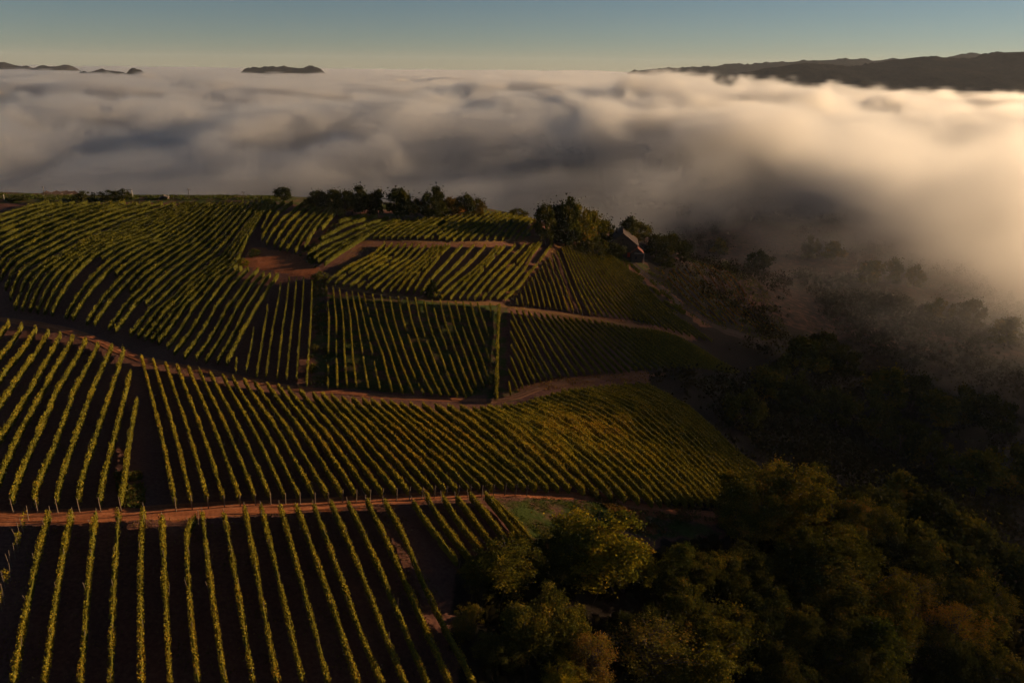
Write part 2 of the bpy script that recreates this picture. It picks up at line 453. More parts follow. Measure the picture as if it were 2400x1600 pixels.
def road_material(name, c1, c2, c3, tread=False):
    m, n, l = new_mat(name)
    g = N(n, 'ShaderNodeNewGeometry'); P = g.outputs['Position']
    n1 = noise(n, l, P, 0.6, 5, 0.6); n2 = noise(n, l, P, 4.0, 5, 0.65)
    r = ramp(n, [(0.3, c1), (0.5, c2), (0.72, c3)])
    ac = attr(n, 'across'); al = attr(n, 'along')
    # two wheel tracks worn into the middle
    w1 = math_n(n, l, 'ABSOLUTE', math_n(n, l, 'SUBTRACT', math_n(n, l, 'ABSOLUTE', math_n(n, l, 'SUBTRACT', ac, 0.5)), 0.22))
    tr = N(n, 'ShaderNodeMapRange', interpolation_type='SMOOTHSTEP'); l.new(w1, tr.inputs[0])
    tr.inputs[1].default_value = 0.05; tr.inputs[2].default_value = 0.16; tr.inputs[3].default_value = 1; tr.inputs[4].default_value = 0
    mix = math_n(n, l, 'ADD', math_n(n, l, 'MULTIPLY', n1.outputs[0], 0.45), math_n(n, l, 'MULTIPLY', n2.outputs[0], 0.55))
    mix = math_n(n, l, 'ADD', mix, math_n(n, l, 'MULTIPLY', tr.outputs[0], -0.09))
    if tread: mix = math_n(n, l, 'ADD', mix, math_n(n, l, 'MULTIPLY', math_n(n, l, 'MULTIPLY', math_n(n, l, 'SINE', math_n(n, l, 'MULTIPLY', al, 2 * math.pi / 0.62)), tr.outputs[0]), 0.03))
    l.new(mix, r.inputs[0])
    h = math_n(n, l, 'SUBTRACT', math_n(n, l, 'ADD', math_n(n, l, 'MULTIPLY', n1.outputs[0], 0.7), math_n(n, l, 'MULTIPLY', n2.outputs[0], 0.4)), math_n(n, l, 'MULTIPLY', tr.outputs[0], 0.5))
    if tread:
        wv = math_n(n, l, 'SINE', math_n(n, l, 'MULTIPLY', al, 2 * math.pi / 0.55))
        h = math_n(n, l, 'ADD', h, math_n(n, l, 'MULTIPLY', math_n(n, l, 'MULTIPLY', wv, tr.outputs[0]), 0.03))
    return finish(m, n, l, r.outputs[0], 0.95, h, 0.7, 0.12, 0.05)
M_road = road_material('clay_track', (0.20, 0.066, 0.027), (0.32, 0.110, 0.046), (0.44, 0.18, 0.085), True)
M_path = road_material('grass_path', (0.10, 0.050, 0.020), (0.17, 0.085, 0.035), (0.25, 0.14, 0.065))
M_grey = road_material('gravel_track', (0.085, 0.038, 0.022), (0.14, 0.066, 0.038), (0.21, 0.110, 0.065))

M_dark = road_material('dark_track', (0.030, 0.020, 0.017), (0.050, 0.034, 0.028), (0.075, 0.050, 0.042))  # darker browns than the other tracks

def leaf_material(name, stops, transl=0.35, use_obj=False):
    m, n, l = new_mat(name)
    t = attr(n, 'tone')
    if use_obj:
        oi = N(n, 'ShaderNodeObjectInfo')
        t = math_n(n, l, 'ADD', t, math_n(n, l, 'MULTIPLY', math_n(n, l, 'SUBTRACT', oi.outputs['Random'], 0.5), 0.16))
    r = ramp(n, stops); l.new(t, r.inputs[0])
    c = r.outputs[0]
    if use_obj: c = mixc(n, l, 1.0, c, oi.outputs['Color'], 'MULTIPLY')
    d = N(n, 'ShaderNodeBsdfDiffuse'); tr = N(n, 'ShaderNodeBsdfTranslucent'); mx = N(n, 'ShaderNodeMixShader'); o = N(n, 'ShaderNodeOutputMaterial')
    l.new(c, d.inputs[0])
    tc = mixc(n, l, 1.0, c, (1.25, 1.1, 0.6), 'MULTIPLY'); l.new(tc, tr.inputs[0])
    mx.inputs[0].default_value = transl
    l.new(d.outputs[0], mx.inputs[1]); l.new(tr.outputs[0], mx.inputs[2]); l.new(mx.outputs[0], o.inputs[0])
    return m
M_vine = leaf_material('vine_leaves', [(0.0, (0.066, 0.066, 0.013)), (0.3, (0.128, 0.114, 0.016)), (0.55, (0.245, 0.190, 0.017)), (0.75, (0.33, 0.205, 0.017)), (0.9, (0.22, 0.086, 0.019)), (1.0, (0.11, 0.040, 0.020))], 0.16)
M_tree = leaf_material('tree_leaves', [(0.0, (0.022, 0.028, 0.008)), (0.35, (0.045, 0.050, 0.011)), (0.6, (0.10, 0.085, 0.013)), (0.8, (0.15, 0.080, 0.016)), (1.0, (0.11, 0.045, 0.018))], 0.2, True)
M_grass = leaf_material('grass_blades', [(0.0, (0.040, 0.055, 0.010)), (0.4, (0.075, 0.082, 0.016)), (0.7, (0.17, 0.095, 0.030)), (1.0, (0.22, 0.12, 0.045))], 0.3)
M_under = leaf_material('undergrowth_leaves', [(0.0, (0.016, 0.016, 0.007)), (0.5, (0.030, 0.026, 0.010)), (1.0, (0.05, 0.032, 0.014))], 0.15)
M_bark = plain('bark', (0.045, 0.030, 0.022), (0.10, 0.070, 0.050), 6.0, 0.9, 0.6)
M_post = plain('weathered_wood', (0.10, 0.065, 0.042), (0.22, 0.15, 0.10), 9.0, 0.85, 0.4)

# ------------------------------------------------------------------ ground sheet
def inpoly(u, v, poly):
    c = np.zeros(u.shape, bool)
    p = np.array(poly, float); q = np.roll(p, -1, 0)
    for (x1, y1), (x2, y2) in zip(p, q):
        m = ((y1 > v) != (y2 > v))
        c ^= m & (u < (x2 - x1) * (v - y1) / ((y2 - y1) if y2 != y1 else 1e-9) + x1)
    return c
def grow(a, b, step, far, ratio=1.22):
    inner = np.arange(a, b + step * .5, step)
    out, s, x = [], step, b
    while x < far:
        s *= ratio; x += s; out.append(x)
    lo, s, x = [], step, a
    while x > -far:
        s *= ratio; x -= s; lo.append(x)
    return np.r_[lo[::-1], inner, out]
gxs = grow(-190.0, 215.0, 1.3, 16000); gys = grow(40.0, 345.0, 1.3, 16000)
GXX, GYY = np.meshgrid(gxs, gys)
GZZ = ground_exact(GXX, GYY)
_rel = 0.10 * fbm(GXX / 7, GYY / 7, octs=3, seed=3) + 0.05 * fbm(GXX / 2.6, GYY / 2.6, octs=2, seed=9)
GZZ = GZZ + _rel * (1 - sstep(300, 420, np.hypot(GXX, GYY - 150)))
nx, ny = len(gxs), len(gys)
idx = np.arange(nx * ny).reshape(ny, nx)
gf = np.stack([idx[:-1, :-1], idx[:-1, 1:], idx[1:, 1:], idx[1:, :-1]], -1).reshape(-1, 4)
gme = mesh_np('ground', np.stack([GXX, GYY, GZZ], -1), gf, M_ground, True)
PU, PV, PD = to_px(GXX, GYY, GZZ)
PU = PU + 700 / PD * 2.0 * fbm(GXX / 5, GYY / 5, octs=2, seed=21); PV = PV + 300 / PD * 2.0 * fbm(GXX / 5, GYY / 5, octs=2, seed=22)
infront = GYY > 30
GRASS = [[(-300,436),(660,452),(1240,466),(1240,508),(660,482),(-300,472)],[(1130,1165),(1400,1172),(1500,1195),(1680,1222),(1690,1262),(1500,1270),(1420,1240),(1330,1290),(1240,1260)],
         [(770,690),(1160,712),(1190,720),(1190,935),(760,912)],[(1170,905),(1235,925),(1190,945),(1150,940)],
         [(880,500),(1240,512),(1240,556),(1000,552)],[(735,655),(765,665),(765,905),(725,905)],[(1400,555),(1460,612),(1530,640),(1480,560)]]
DRY = [[(700,600),(790,512),(830,500),(800,540),(760,580),(740,630)],[(830,560),(1270,560),(1190,705),(760,655)],[(1296,560),(1330,575),(1240,665),(1195,712),(1180,700)],
       [(1300,575),(1400,560),(1380,590)],[(880,505),(1260,512),(1260,560),(860,560)],[(1180,706),(1420,742),(1640,785),(1630,800),(1400,762),(1190,722)],[(1190,920),(1290,885),(1520,868),(1520,895),(1290,915)],
       [(735,655),(765,665),(765,905),(725,905)],[(1400,555),(1440,590),(1560,680),(1680,765),(1640,765),(1500,650)],[(270,1110),(330,1110),(340,1190),(285,1190)]]
CLAY = [[(585,577),(640,585),(705,600),(768,640),(758,660),(700,650),(620,634),(565,618)],[(1340,1150),(1450,1160),(1560,1185),(1740,1205),(1740,1235),(1600,1222),(1500,1205),(1400,1178)],
        [(1410,1178),(1480,1180),(1560,1250),(1480,1250)],[(700,600),(735,575),(780,520),(745,600)],[(0,1232),(1000,1184),(1000,1178),(0,1222)]]
zg = np.zeros(GXX.shape); zd = zg.copy(); zc = zg.copy()
_ridge = (PV < 560) & (PU < 1300)
for p in GRASS: zg[inpoly(PU, PV, p) & infront] = 0.62
for p in DRY: zd[inpoly(PU, PV, p) & infront] = 0.50
for p in CLAY: zc[inpoly(PU, PV, p) & infront] = 1.0
_far = np.hypot(GXX, GYY - 150) > 260
_right = (PU > 1480) & infront & (GXX > 20) & (zd + zc + zg == 0)
zl = np.zeros(GXX.shape); zl[_right] = 1.0; zl[(PU > 1060) & (PV > 1300) & infront] = 1.0; zl[(GXX > 75) & (GYY > 60)] = 1.0; zl[(GYY > 300)] = 0.62  # wood floor litter; right slope and valley painted dark for their shade
zg[_far] = 0.35 + 0.4 * vnoise(GXX[_far] / 90, GYY[_far] / 90, seed=31); zd[_far] = 0.2 + 0.4 * vnoise(GXX[_far] / 120, GYY[_far] / 120, seed=33)
add_attr(gme, 'grass', zg.ravel()); add_attr(gme, 'dry', zd.ravel()); add_attr(gme, 'clay', zc.ravel()); add_attr(gme, 'litter_shade', zl.ravel())
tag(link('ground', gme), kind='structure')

# ------------------------------------------------------------------ tracks
def strip(name, left, right, mat, lift=0.07, step=1.0, m=8):
    A, B = smooth(resample(hits(left), n=160), 6), smooth(resample(hits(right), n=160), 6)
    L = np.hypot(*np.diff((A + B) / 2, axis=0).T).sum()
    n = int(L / step) + 2
    A, B = resample(A, n=n), resample(B, n=n)
    t = np.linspace(0, 1, m + 1)
    P = A[:, None] * (1 - t)[None, :, None] + B[:, None] * t[None, :, None]
    P = P + 0.22 * fbm(P[..., 0] / 3, P[..., 1] / 3, octs=2, seed=44)[..., None] * np.where((t == 0) | (t == 1), 1, 0)[None, :, None]
    z = ground_exact(P[..., 0], P[..., 1]) + 0.10 * fbm(P[..., 0] / 7, P[..., 1] / 7, octs=3, seed=3) + lift + 0.05
    rut = 0.05 * np.exp(-((np.abs(t - .5) - .22) / .09) ** 2)
    z = z - rut[None] - np.where((t == 0) | (t == 1), 0.22, 0)[None]
    V = np.concatenate([P, z[..., None]], -1)
    ii = np.arange(n * (m + 1)).reshape(n, m + 1)
    f = np.stack([ii[:-1, :-1], ii[:-1, 1:], ii[1:, 1:], ii[1:, :-1]], -1).reshape(-1, 4)
    me = mesh_np(name, V, f, mat, True)
    add_attr(me, 'across', np.broadcast_to(t[None], (n, m + 1)).ravel())
    add_attr(me, 'along', np.broadcast_to(np.arange(n)[:, None] * (L / n), (n, m + 1)).ravel())
    return tag(link(name, me), kind='structure')
def ribbon(name, line, width, mat, **k):
    C = smooth(resample(hits(line), n=120), 5)
    T = np.gradient(C, axis=0); T /= np.linalg.norm(T, axis=1)[:, None]
    Nn = np.c_[-T[:, 1], T[:, 0]]
    def back(P): return [tuple(np.array(to_px(p[0], p[1], gz(p))[:2], float)) for p in P[::6]]
    return strip(name, back(C + Nn * width / 2), back(C - Nn * width / 2), mat, **k)
strip('dirt_road', [(-120,1200),(0,1196),(170,1191),(340,1181),(560,1172),(770,1164),(1000,1152),(1200,1147),(1350,1153),(1440,1166),(1560,1190),(1700,1205)],
      [(-120,1232),(0,1229),(170,1223),(340,1220),(560,1210),(700,1198),(900,1181),(1050,1172),(1200,1167),(1350,1172),(1440,1182),(1560,1205),(1700,1220)], M_road)
strip('dirt_road', [(-120,727),(0,741),(100,754),(200,777),(290,816),(320,831),(400,847),(560,878),(700,905),(850,920),(1000,931),(1140,934)],
      [(-120,740),(0,753),(100,769),(205,800),(290,836),(325,850),(405,863),(565,892),(700,917),(850,931),(1000,941),(1140,944)], M_road)
strip('farm_track', [(1140,936),(1200,924),(1270,899),(1330,891),(1420,884),(1500,878),(1560,874)],
      [(1150,946),(1215,936),(1285,909),(1335,899),(1420,890),(1500,884),(1560,880)], M_grey)
ribbon('field_path', [(1165,714),(1200,720),(1270,731),(1350,742),(1450,759),(1540,776),(1620,792)], 2.2, M_path)
ribbon('field_path', [(745,663),(850,682),(1000,703),(1110,710),(1190,713)], 2.2, M_path)
ribbon('field_path', [(850,556),(880,559),(1000,566),(1100,567),(1200,565),(1275,561)], 2.0, M_path)
ribbon('valley_track', [(1475,612),(1500,632),(1540,668),(1600,718),(1680,768),(1800,808)], 5.0, M_dark)
# ------------------------------------------------------------------ build the vine rows
FIELD_TEXT = {
 'A': ('from left below the lower dirt road', 'vine rows below the lower dirt road'),
 'B': ('from left in the wide block between the dirt roads', 'wide vine rows left between the dirt roads'),
 'C': ('from left in the fanning block between the dirt roads', 'fanning vine rows between the dirt roads'),
 'C2': ('from left on the bulging slope towards the wood', 'golden vine rows on the bulging slope'),
 'D': ('from left in the large upper left field', 'vine rows of the large upper left field'),
 'D2': ('from left among those ending below the clay patch', 'vine rows below the bare clay patch'),
 'D3': ('from left among those ending above the clay patch', 'vine rows above the bare clay patch'),
 'E': ('from left in the narrow dark plot', 'vine rows of the narrow dark plot'),
 'F': ('from left in the grassy square centre plot', 'vine rows of the grassy centre plot'),
 'F1': ('', ''),
 'G': ('from left in the corner beside the straight hedge row', 'short vine rows beside the hedge row'),
 'G2': ('from left in the block above the farm track', 'vine rows above the pale farm track'),
 'H': ('from left in the steep block below the farmhouse', 'vine rows of the steep triangular block'),
 'L': ('from left in the dim plot right of valley track', 'dim vine rows right of the valley track'),
 'I': ('from left in the patchy brown plot', 'vine rows of the patchy brown plot'),
 'K': ('from left in the slanting block right of clay patch', 'thick slanting vine rows right of the clay patch'),
 'J': ('from left on the rounded hilltop', 'vine rows on the rounded hilltop'),
}
FIELD_LOOK = {'L': 'dim brown', 'A': 'green and ochre', 'B': 'bushy green', 'C': 'yellowing green', 'C2': 'golden yellow', 'D': 'dark green', 'D2': 'bright green', 'D3': 'green', 'E': 'thin green',
              'F': 'sparse green', 'G': 'short green', 'G2': 'olive green', 'H': 'thin olive', 'I': 'gappy green', 'K': 'thick green', 'J': 'low green'}
#            height, half width, gap threshold, base tone
FIELD_FORM = {'L': (1.0, .14, -.5, .97), 'A': (1.7, .27, -2, .43), 'B': (1.7, .25, -2, .34), 'C': (1.6, .24, -2, .43), 'C2': (1.7, .33, -2, .38), 'D': (1.65, .27, -2, .12), 'D2': (1.7, .24, -2, .20), 'D3': (1.7, .24, -2, .2),
              'E': (1.5, .15, -2, .22), 'F': (1.3, .15, -.72, .30), 'F1': (2.0, .32, -2, .25), 'G': (1.35, .13, -2, .32), 'G2': (1.35, .14, -2, .36), 'H': (1.3, .13, -2, .34), 'I': (1.35, .19, -.98, .30), 'K': (1.55, .30, -2, .10), 'J': (1.3, .19, -1.0, .28)}

TRIM = {'D': (2.0, 0), 'D2': (2.6, 1.0), 'E': (0, 2.2), 'F': (0, 2.2), 'B': (2.4, 0), 'C': (2.4, 0), 'K': (3.0, 0), 'D3': (2.0, 0), 'C2': (1.6, 0), 'G': (0, 1.2), 'G2': (0, 1.2)}

def leaf_quads(C, size, up=0.0, rnd=rng):
    """rhombic leaf quads around the centres C with random facing"""
    n = len(C)
    a = rnd.normal(size=(n, 3)); a[:, 2] += up
    a /= np.linalg.norm(a, axis=1)[:, None] + 1e-9
    b = rnd.normal(size=(n, 3)); b -= a * (a * b).sum(1)[:, None]; b /= np.linalg.norm(b, axis=1)[:, None] + 1e-9
    c = np.cross(a, b)
    s = (size * rnd.uniform(0.65, 1.35, n))[:, None]
    b = b * s * 0.62; c = c * s * 0.5
    bend = a * s * 0.16
    V = np.stack([C - b, C - c * 0.9 + bend, C + b, C + c * 0.9 + bend], 1).reshape(-1, 3)
    return V, np.arange(4 * n).reshape(n, 4)

_pm = MB(); _pm.tube([(0, 0, -0.1), (0, 0, 1.2), (0.02, 0, 2.1)], [0.065, 0.06, 0.05], 6)
POST = _pm.mesh('post', M_post)
_sm = MB(); _sm.tube([(0, 0, -0.1), (0, 0, 2.5)], [0.035, 0.028], 5)
STAKE = _sm.mesh('stake', M_post)

def autumn(u, v):
    """how far the leaves have turned, by place on the hill"""
    t = 0.20 * np.exp(-(((u - 1330) / 190) ** 2 + ((v - 1010) / 90) ** 2)) + 0.22 * np.exp(-(((u - 950) / 170) ** 2 + ((v - 1060) / 60) ** 2))
    t = t + 0.16 * np.exp(-(((u - 1470) / 120) ** 2 + ((v - 800) / 50) ** 2)) + 0.12 * np.exp(-(((u - 250) / 350) ** 2 + ((v - 1500) / 140) ** 2))
    t = t + 0.12 * np.exp(-(((u - 960) / 90) ** 2 + ((v - 800) / 120) ** 2))
    return t
def vine_row(key, k, total, P2):
    h, w, gap, tone0 = FIELD_FORM[key]
    P = resample(P2, step=0.8)
    a_, b_ = TRIM.get(key, (0, 0))                     # headland kept clear for the tracks
    a_, b_ = int(a_ / .8), int(b_ / .8)
    if len(P) > a_ + b_ + 8: P = P[a_:len(P) - b_]
    P = smooth(P, 3)
    L = np.hypot(*np.diff(P, axis=0).T); s = np.r_[0, np.cumsum(L)]
    if s[-1] < 2: return
    mid = P[len(P) // 2]
    dist = float(np.linalg.norm([mid[0], mid[1], 50]))
    size = float(np.clip(0.00118 * dist, 0.12, 0.26))
    dens = 2.95 * (w / 0.25) ** 0.5 / size ** 2
    n = int(dens * s[-1])
    q = rng.uniform(0, s[-1], n)
    seed = rng.integers(1000)
    vig = fbm(q / 3.0, 0 * q + k * 7.3, octs=2, seed=int(seed))           # plant to plant vigour
    keep = vig > gap
    if key not in ('I', 'J', 'F'): keep &= ~((fbm(q / 1.6, 0 * q + k * 3.1, octs=1, seed=int(seed) + 5) < -1.05) & (rng.random(n) < .8))
    if key == 'A' and k == 0: keep &= fbm(q / 1.5, 0 * q, octs=1, seed=4) > -0.1
    q, vig = q[keep], vig[keep]; n = len(q)
    x = np.interp(q, s, P[:, 0]); y = np.interp(q, s, P[:, 1])
    T = np.gradient(P, axis=0); T /= np.linalg.norm(T, axis=1)[:, None]
    tx = np.interp(q, s, T[:, 0]); ty = np.interp(q, s, T[:, 1])
    hh = rng.beta(1.5, 1.15, n)
    top = h * (1 + 0.10 * vig)
    z = 0.40 + (top - 0.40) * hh + rng.exponential(0.07, n) * (hh > .9)
    bulge = w * (0.75 + 0.35 * np.sin(hh * math.pi) + 0.25 * vig)
    if key in ('C', 'C2'):                             # neglected, spreading vines on the golden bulge
        uu, vv, _ = to_px(x, y, ground(x, y) + 1)
        wild = np.exp(-(((uu - 1340) / 190) ** 2 + ((vv - 1005) / 80) ** 2))
        bulge = bulge * (1 + 1.6 * wild); z = z * (1 + 0.18 * wild * vig)
    off = np.clip(rng.normal(0, 1, n), -1.8, 1.8) * bulge * 0.55
    x = x - ty * off; y = y + tx * off
    C = np.stack([x, y, ground(x, y) + z], 1)
    V, F = leaf_quads(C, size, 0.25)
    # the dense inside of the hedge: canes and inner leaves along the wires
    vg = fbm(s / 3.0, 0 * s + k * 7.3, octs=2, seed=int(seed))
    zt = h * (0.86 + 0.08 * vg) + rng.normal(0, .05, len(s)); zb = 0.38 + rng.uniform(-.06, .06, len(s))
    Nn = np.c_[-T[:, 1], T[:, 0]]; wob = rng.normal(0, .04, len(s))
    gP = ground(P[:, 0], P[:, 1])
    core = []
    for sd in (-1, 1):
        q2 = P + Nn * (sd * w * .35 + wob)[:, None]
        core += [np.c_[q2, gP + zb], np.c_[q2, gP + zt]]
    m_ = len(s); base = len(V)
    V = np.concatenate([V] + core)
    i0 = np.arange(m_ - 1)[(vg[:-1] > gap) & (vg[1:] > gap)]
    if key == 'A' and k == 0: i0 = i0[:0]
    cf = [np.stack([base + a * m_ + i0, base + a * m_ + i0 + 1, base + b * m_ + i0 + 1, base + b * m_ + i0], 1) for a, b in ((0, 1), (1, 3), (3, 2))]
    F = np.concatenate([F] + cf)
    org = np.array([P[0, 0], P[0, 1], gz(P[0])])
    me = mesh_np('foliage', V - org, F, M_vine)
    U, VV, _ = to_px(C[:, 0], C[:, 1], C[:, 2])
    tone = tone0 + autumn(U, VV) + 0.10 * fbm(C[:, 0] / 9, C[:, 1] / 9, octs=2, seed=17) + 0.09 * vig + rng.normal(0, 0.09, n) + rng.exponential(0.07, n)
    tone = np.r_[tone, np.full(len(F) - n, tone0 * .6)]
    add_attr(me, 'tone', np.clip(tone, 0, 1), 'FACE')
    if key == 'F1':
        label, grp = 'tall straight vine hedge row beside the grassy centre plot', None
    else:
        txt, grp = FIELD_TEXT[key]
        label = FIELD_LOOK[key] + ' vine row, ' + ordinal(k + 1) + ' ' + txt
    t = empty('vine_row', tuple(org)); tag(t, label, 'vine row', grp)
    link('foliage', me, t)
    if key in 'ABC':
        ends = [(P[0], T[0] * -1), (P[-1], T[-1])] if key == 'A' else [(P[-1], T[-1])]
        for e, d in ends:
            u_, v_, _ = to_px(e[0], e[1], gz(e))
            if not (-60 < u_ < 2460 and v_ < 1650): continue
            c = e + d * 0.35
            p = link('post', POST, t)
            p.location = (c[0] - org[0], c[1] - org[1], gz(c) - org[2])
            lean = Vector((d[0] * 0.22, d[1] * 0.22, 1)).normalized()
            p.rotation_euler = lean.to_track_quat('Z', 'Y').to_euler()
            sc_ = 0.8 if dist < 110 else 1.0
            p.scale = (sc_ if dist < 150 else 1.2, sc_ if dist < 150 else 1.2, sc_ * rng.uniform(.9, 1.08))
    if key == 'A':
        step = 1.1 if k == 0 else 5.5
        for q0 in np.arange(1.0 + rng.uniform(0, 2), s[-1], step):
            if k > 4 and rng.random() < .45: continue
            c = np.array([np.interp(q0, s, P[:, 0]), np.interp(q0, s, P[:, 1])]) + rng.normal(0, .12, 2)
            p = link('stake', STAKE, t)
            p.location = (c[0] - org[0], c[1] - org[1], gz(c) - org[2])
            p.rotation_euler = (rng.normal(0, .10), rng.normal(0, .10), 0)
            p.scale = (1, 1, rng.uniform(.78, .92) if k else rng.uniform(.7, .95))
ROWS = []
for key, f in FIELDS.items():
    G = [resample(hits(g, 1.3), n=40) for g in f['guides']]
    gaps = f['gaps'] or [1] * (len(G) - 1)
    rows = []
    for i, n in enumerate(gaps):
        for j in range(n):
            t = j / n
            r = G[i] * (1 - t) + G[i + 1] * t
            if key == 'D' and i == 2 and j in (1, 4, 7, 10): r = r[{1: 15, 4: 12, 7: 9, 10: 7}[j]:]   # rows that start part-way up the break in the slope
            rows.append(r)
    rows.append(G[-1])
    if key in ('C2', 'G2'): rows = rows[1:]
    for k, r in enumerate(rows): vine_row(key, k, len(rows), r)

# ------------------------------------------------------------------ grass and weeds
def tufts(name, polys, n, hgt, tone, label, seed):
    r = np.random.default_rng(seed)
    pts = []
    for poly, share in polys:
        p = np.array(poly, float)
        W = hits(poly)
        lo, hi = W.min(0), W.max(0)
        m = int(n * share * 6)
        x = r.uniform(lo[0], hi[0], m); y = r.uniform(lo[1], hi[1], m)
        ok = inpoly(x, y, W)
        ok &= fbm(x / 2.2, y / 2.2, octs=2, seed=seed) > -0.05
        x, y = x[ok], y[ok]
        pts.append(np.stack([x, y], 1)[:int(n * share)])
    p = np.concatenate(pts); m = len(p)
    z = ground(p[:, 0], p[:, 1])
    a = r.uniform(0, 2 * math.pi, m); hh = hgt * r.uniform(.5, 1.3, m); w = hh * r.uniform(.25, .5, m)
    dx, dy = np.cos(a) * w, np.sin(a) * w
    lx, ly = r.normal(0, .35, m) * hh, r.normal(0, .35, m) * hh
    V = np.stack([np.stack([p[:, 0] - dx, p[:, 1] - dy, z], 1), np.stack([p[:, 0] + dx, p[:, 1] + dy, z], 1),
                  np.stack([p[:, 0] + dx * .5 + lx, p[:, 1] + dy * .5 + ly, z + hh], 1), np.stack([p[:, 0] - dx * .5 + lx, p[:, 1] - dy * .5 + ly, z + hh * .9], 1)], 1).reshape(-1, 3)
    me = mesh_np(name, V, np.arange(4 * m).reshape(m, 4), M_under if name == 'undergrowth' else M_grass)
    add_attr(me, 'tone', np.clip(tone + r.normal(0, .14, m), 0, 1), 'FACE')
    tag(link(name, me), label, 'grass', kind='stuff')
tufts('grass', [(GRASS[1], 1.0)], 4000, 0.16, 0.22, 'green grass on the slope below the bend of the dirt road', 3)
tufts('grass', [([(770,690),(1160,712),(1160,935),(760,912)], 1.0)], 4000, 0.20, 0.30, 'grass between the vine rows of the centre plot', 5)
tufts('dry_grass', [(DRY[1], .55), (DRY[4], .45)], 3500, 0.22, 0.50, 'dry brown grass between the gappy vine rows below the hilltop', 6)
tufts('dry_grass', [(DRY[2], .3), (DRY[3], .1), (DRY[5], .25), (DRY[6], .2), (DRY[8], .15)], 5000, 0.30, 0.78, 'orange dry grass along the paths beside the steep rows', 7)
tufts('weeds', [(DRY[7], .5), (DRY[9], .3), (DRY[0], .2)], 5000, 0.45, 0.45, 'weeds on the strips between the vineyard plots', 8)
tufts('weeds', [(CLAY[1], .6), (CLAY[2], .4)], 3500, 0.30, 0.70, 'brown weeds along the clay bank by the road bend', 9)
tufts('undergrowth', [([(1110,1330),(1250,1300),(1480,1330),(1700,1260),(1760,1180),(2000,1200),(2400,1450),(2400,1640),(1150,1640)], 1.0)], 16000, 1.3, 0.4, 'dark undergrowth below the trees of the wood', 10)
def thicket(name, poly, n, label, seed, hmax=6.0):
    """a wood too dense and dim to count: clumped leaf masses over a patch of the valley"""
    r = np.random.default_rng(seed)
    Wp = np.array(poly, float); lo, hi = Wp.min(0), Wp.max(0)
    k = 9000 if name == 'scrub_wood' else 6000
    x = r.uniform(lo[0], hi[0], k); y = r.uniform(lo[1], hi[1], k)
    ok = inpoly(x, y, Wp) & (fbm(x / 45, y / 45, octs=2, seed=seed) > (-0.25 if name == 'valley_wood' else -0.9))
    x, y = x[ok], y[ok]; k = len(x)
    hh = hmax * r.uniform(.35, 1.0, k) * (0.75 + .4 * fbm(x / 30, y / 30, octs=1, seed=seed + 1)); rad = hh * r.uniform(.42, .62, k)
    wch = r.choice(k, n, p=rad ** 2 / (rad ** 2).sum())
    d = r.normal(size=(n, 3)); d /= np.linalg.norm(d, axis=1)[:, None]; d[:, 2] = np.abs(d[:, 2])
    q = r.random(n) ** .4
    C = np.stack([x[wch] + d[:, 0] * rad[wch] * q, y[wch] + d[:, 1] * rad[wch] * q, ground(x[wch], y[wch]) + hh[wch] * (.15 + .85 * d[:, 2] * q)], 1)
    V, F = leaf_quads(C, 0.62, .3, r)
    me = mesh_np(name, V, F, M_under)
    add_attr(me, 'tone', np.clip(r.normal(.45, .12, k)[wch] + r.normal(0, .1, n), 0, 1), 'FACE')
    tag(link(name, me), label, 'wood', kind='stuff')
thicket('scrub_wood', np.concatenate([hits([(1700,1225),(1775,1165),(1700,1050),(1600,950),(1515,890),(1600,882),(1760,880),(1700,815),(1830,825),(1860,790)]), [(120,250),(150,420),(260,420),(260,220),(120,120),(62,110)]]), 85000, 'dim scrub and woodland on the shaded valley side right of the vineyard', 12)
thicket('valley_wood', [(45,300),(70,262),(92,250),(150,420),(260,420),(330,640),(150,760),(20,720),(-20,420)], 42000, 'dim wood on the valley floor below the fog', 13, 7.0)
tufts('weeds', [([(1500,640),(1560,620),(1700,610),(1850,780),(1790,800),(1640,760)], .6), ([(1400,560),(1470,612),(1620,740),(1560,730),(1450,620)], .4)], 9000, 0.55, 0.35, 'dim weeds on the slope around the valley track', 14)
tufts('weeds', [([(0,1240),(950,1190),(1100,1600),(0,1600)], .5), ([(0,860),(200,800),(300,1160),(0,1180)], .2), ([(340,850),(900,940),(1000,1140),(420,1165)], .3)], 9000, 0.17, 0.62, 'low weeds and clods between the vine rows of the lower fields', 15)
tufts('grass', [([(-60,446),(660,462),(660,474),(-60,468)], 1.0)], 5000, 0.40, 0.25, 'rough grass along the ridge at the head of the upper left field', 16)
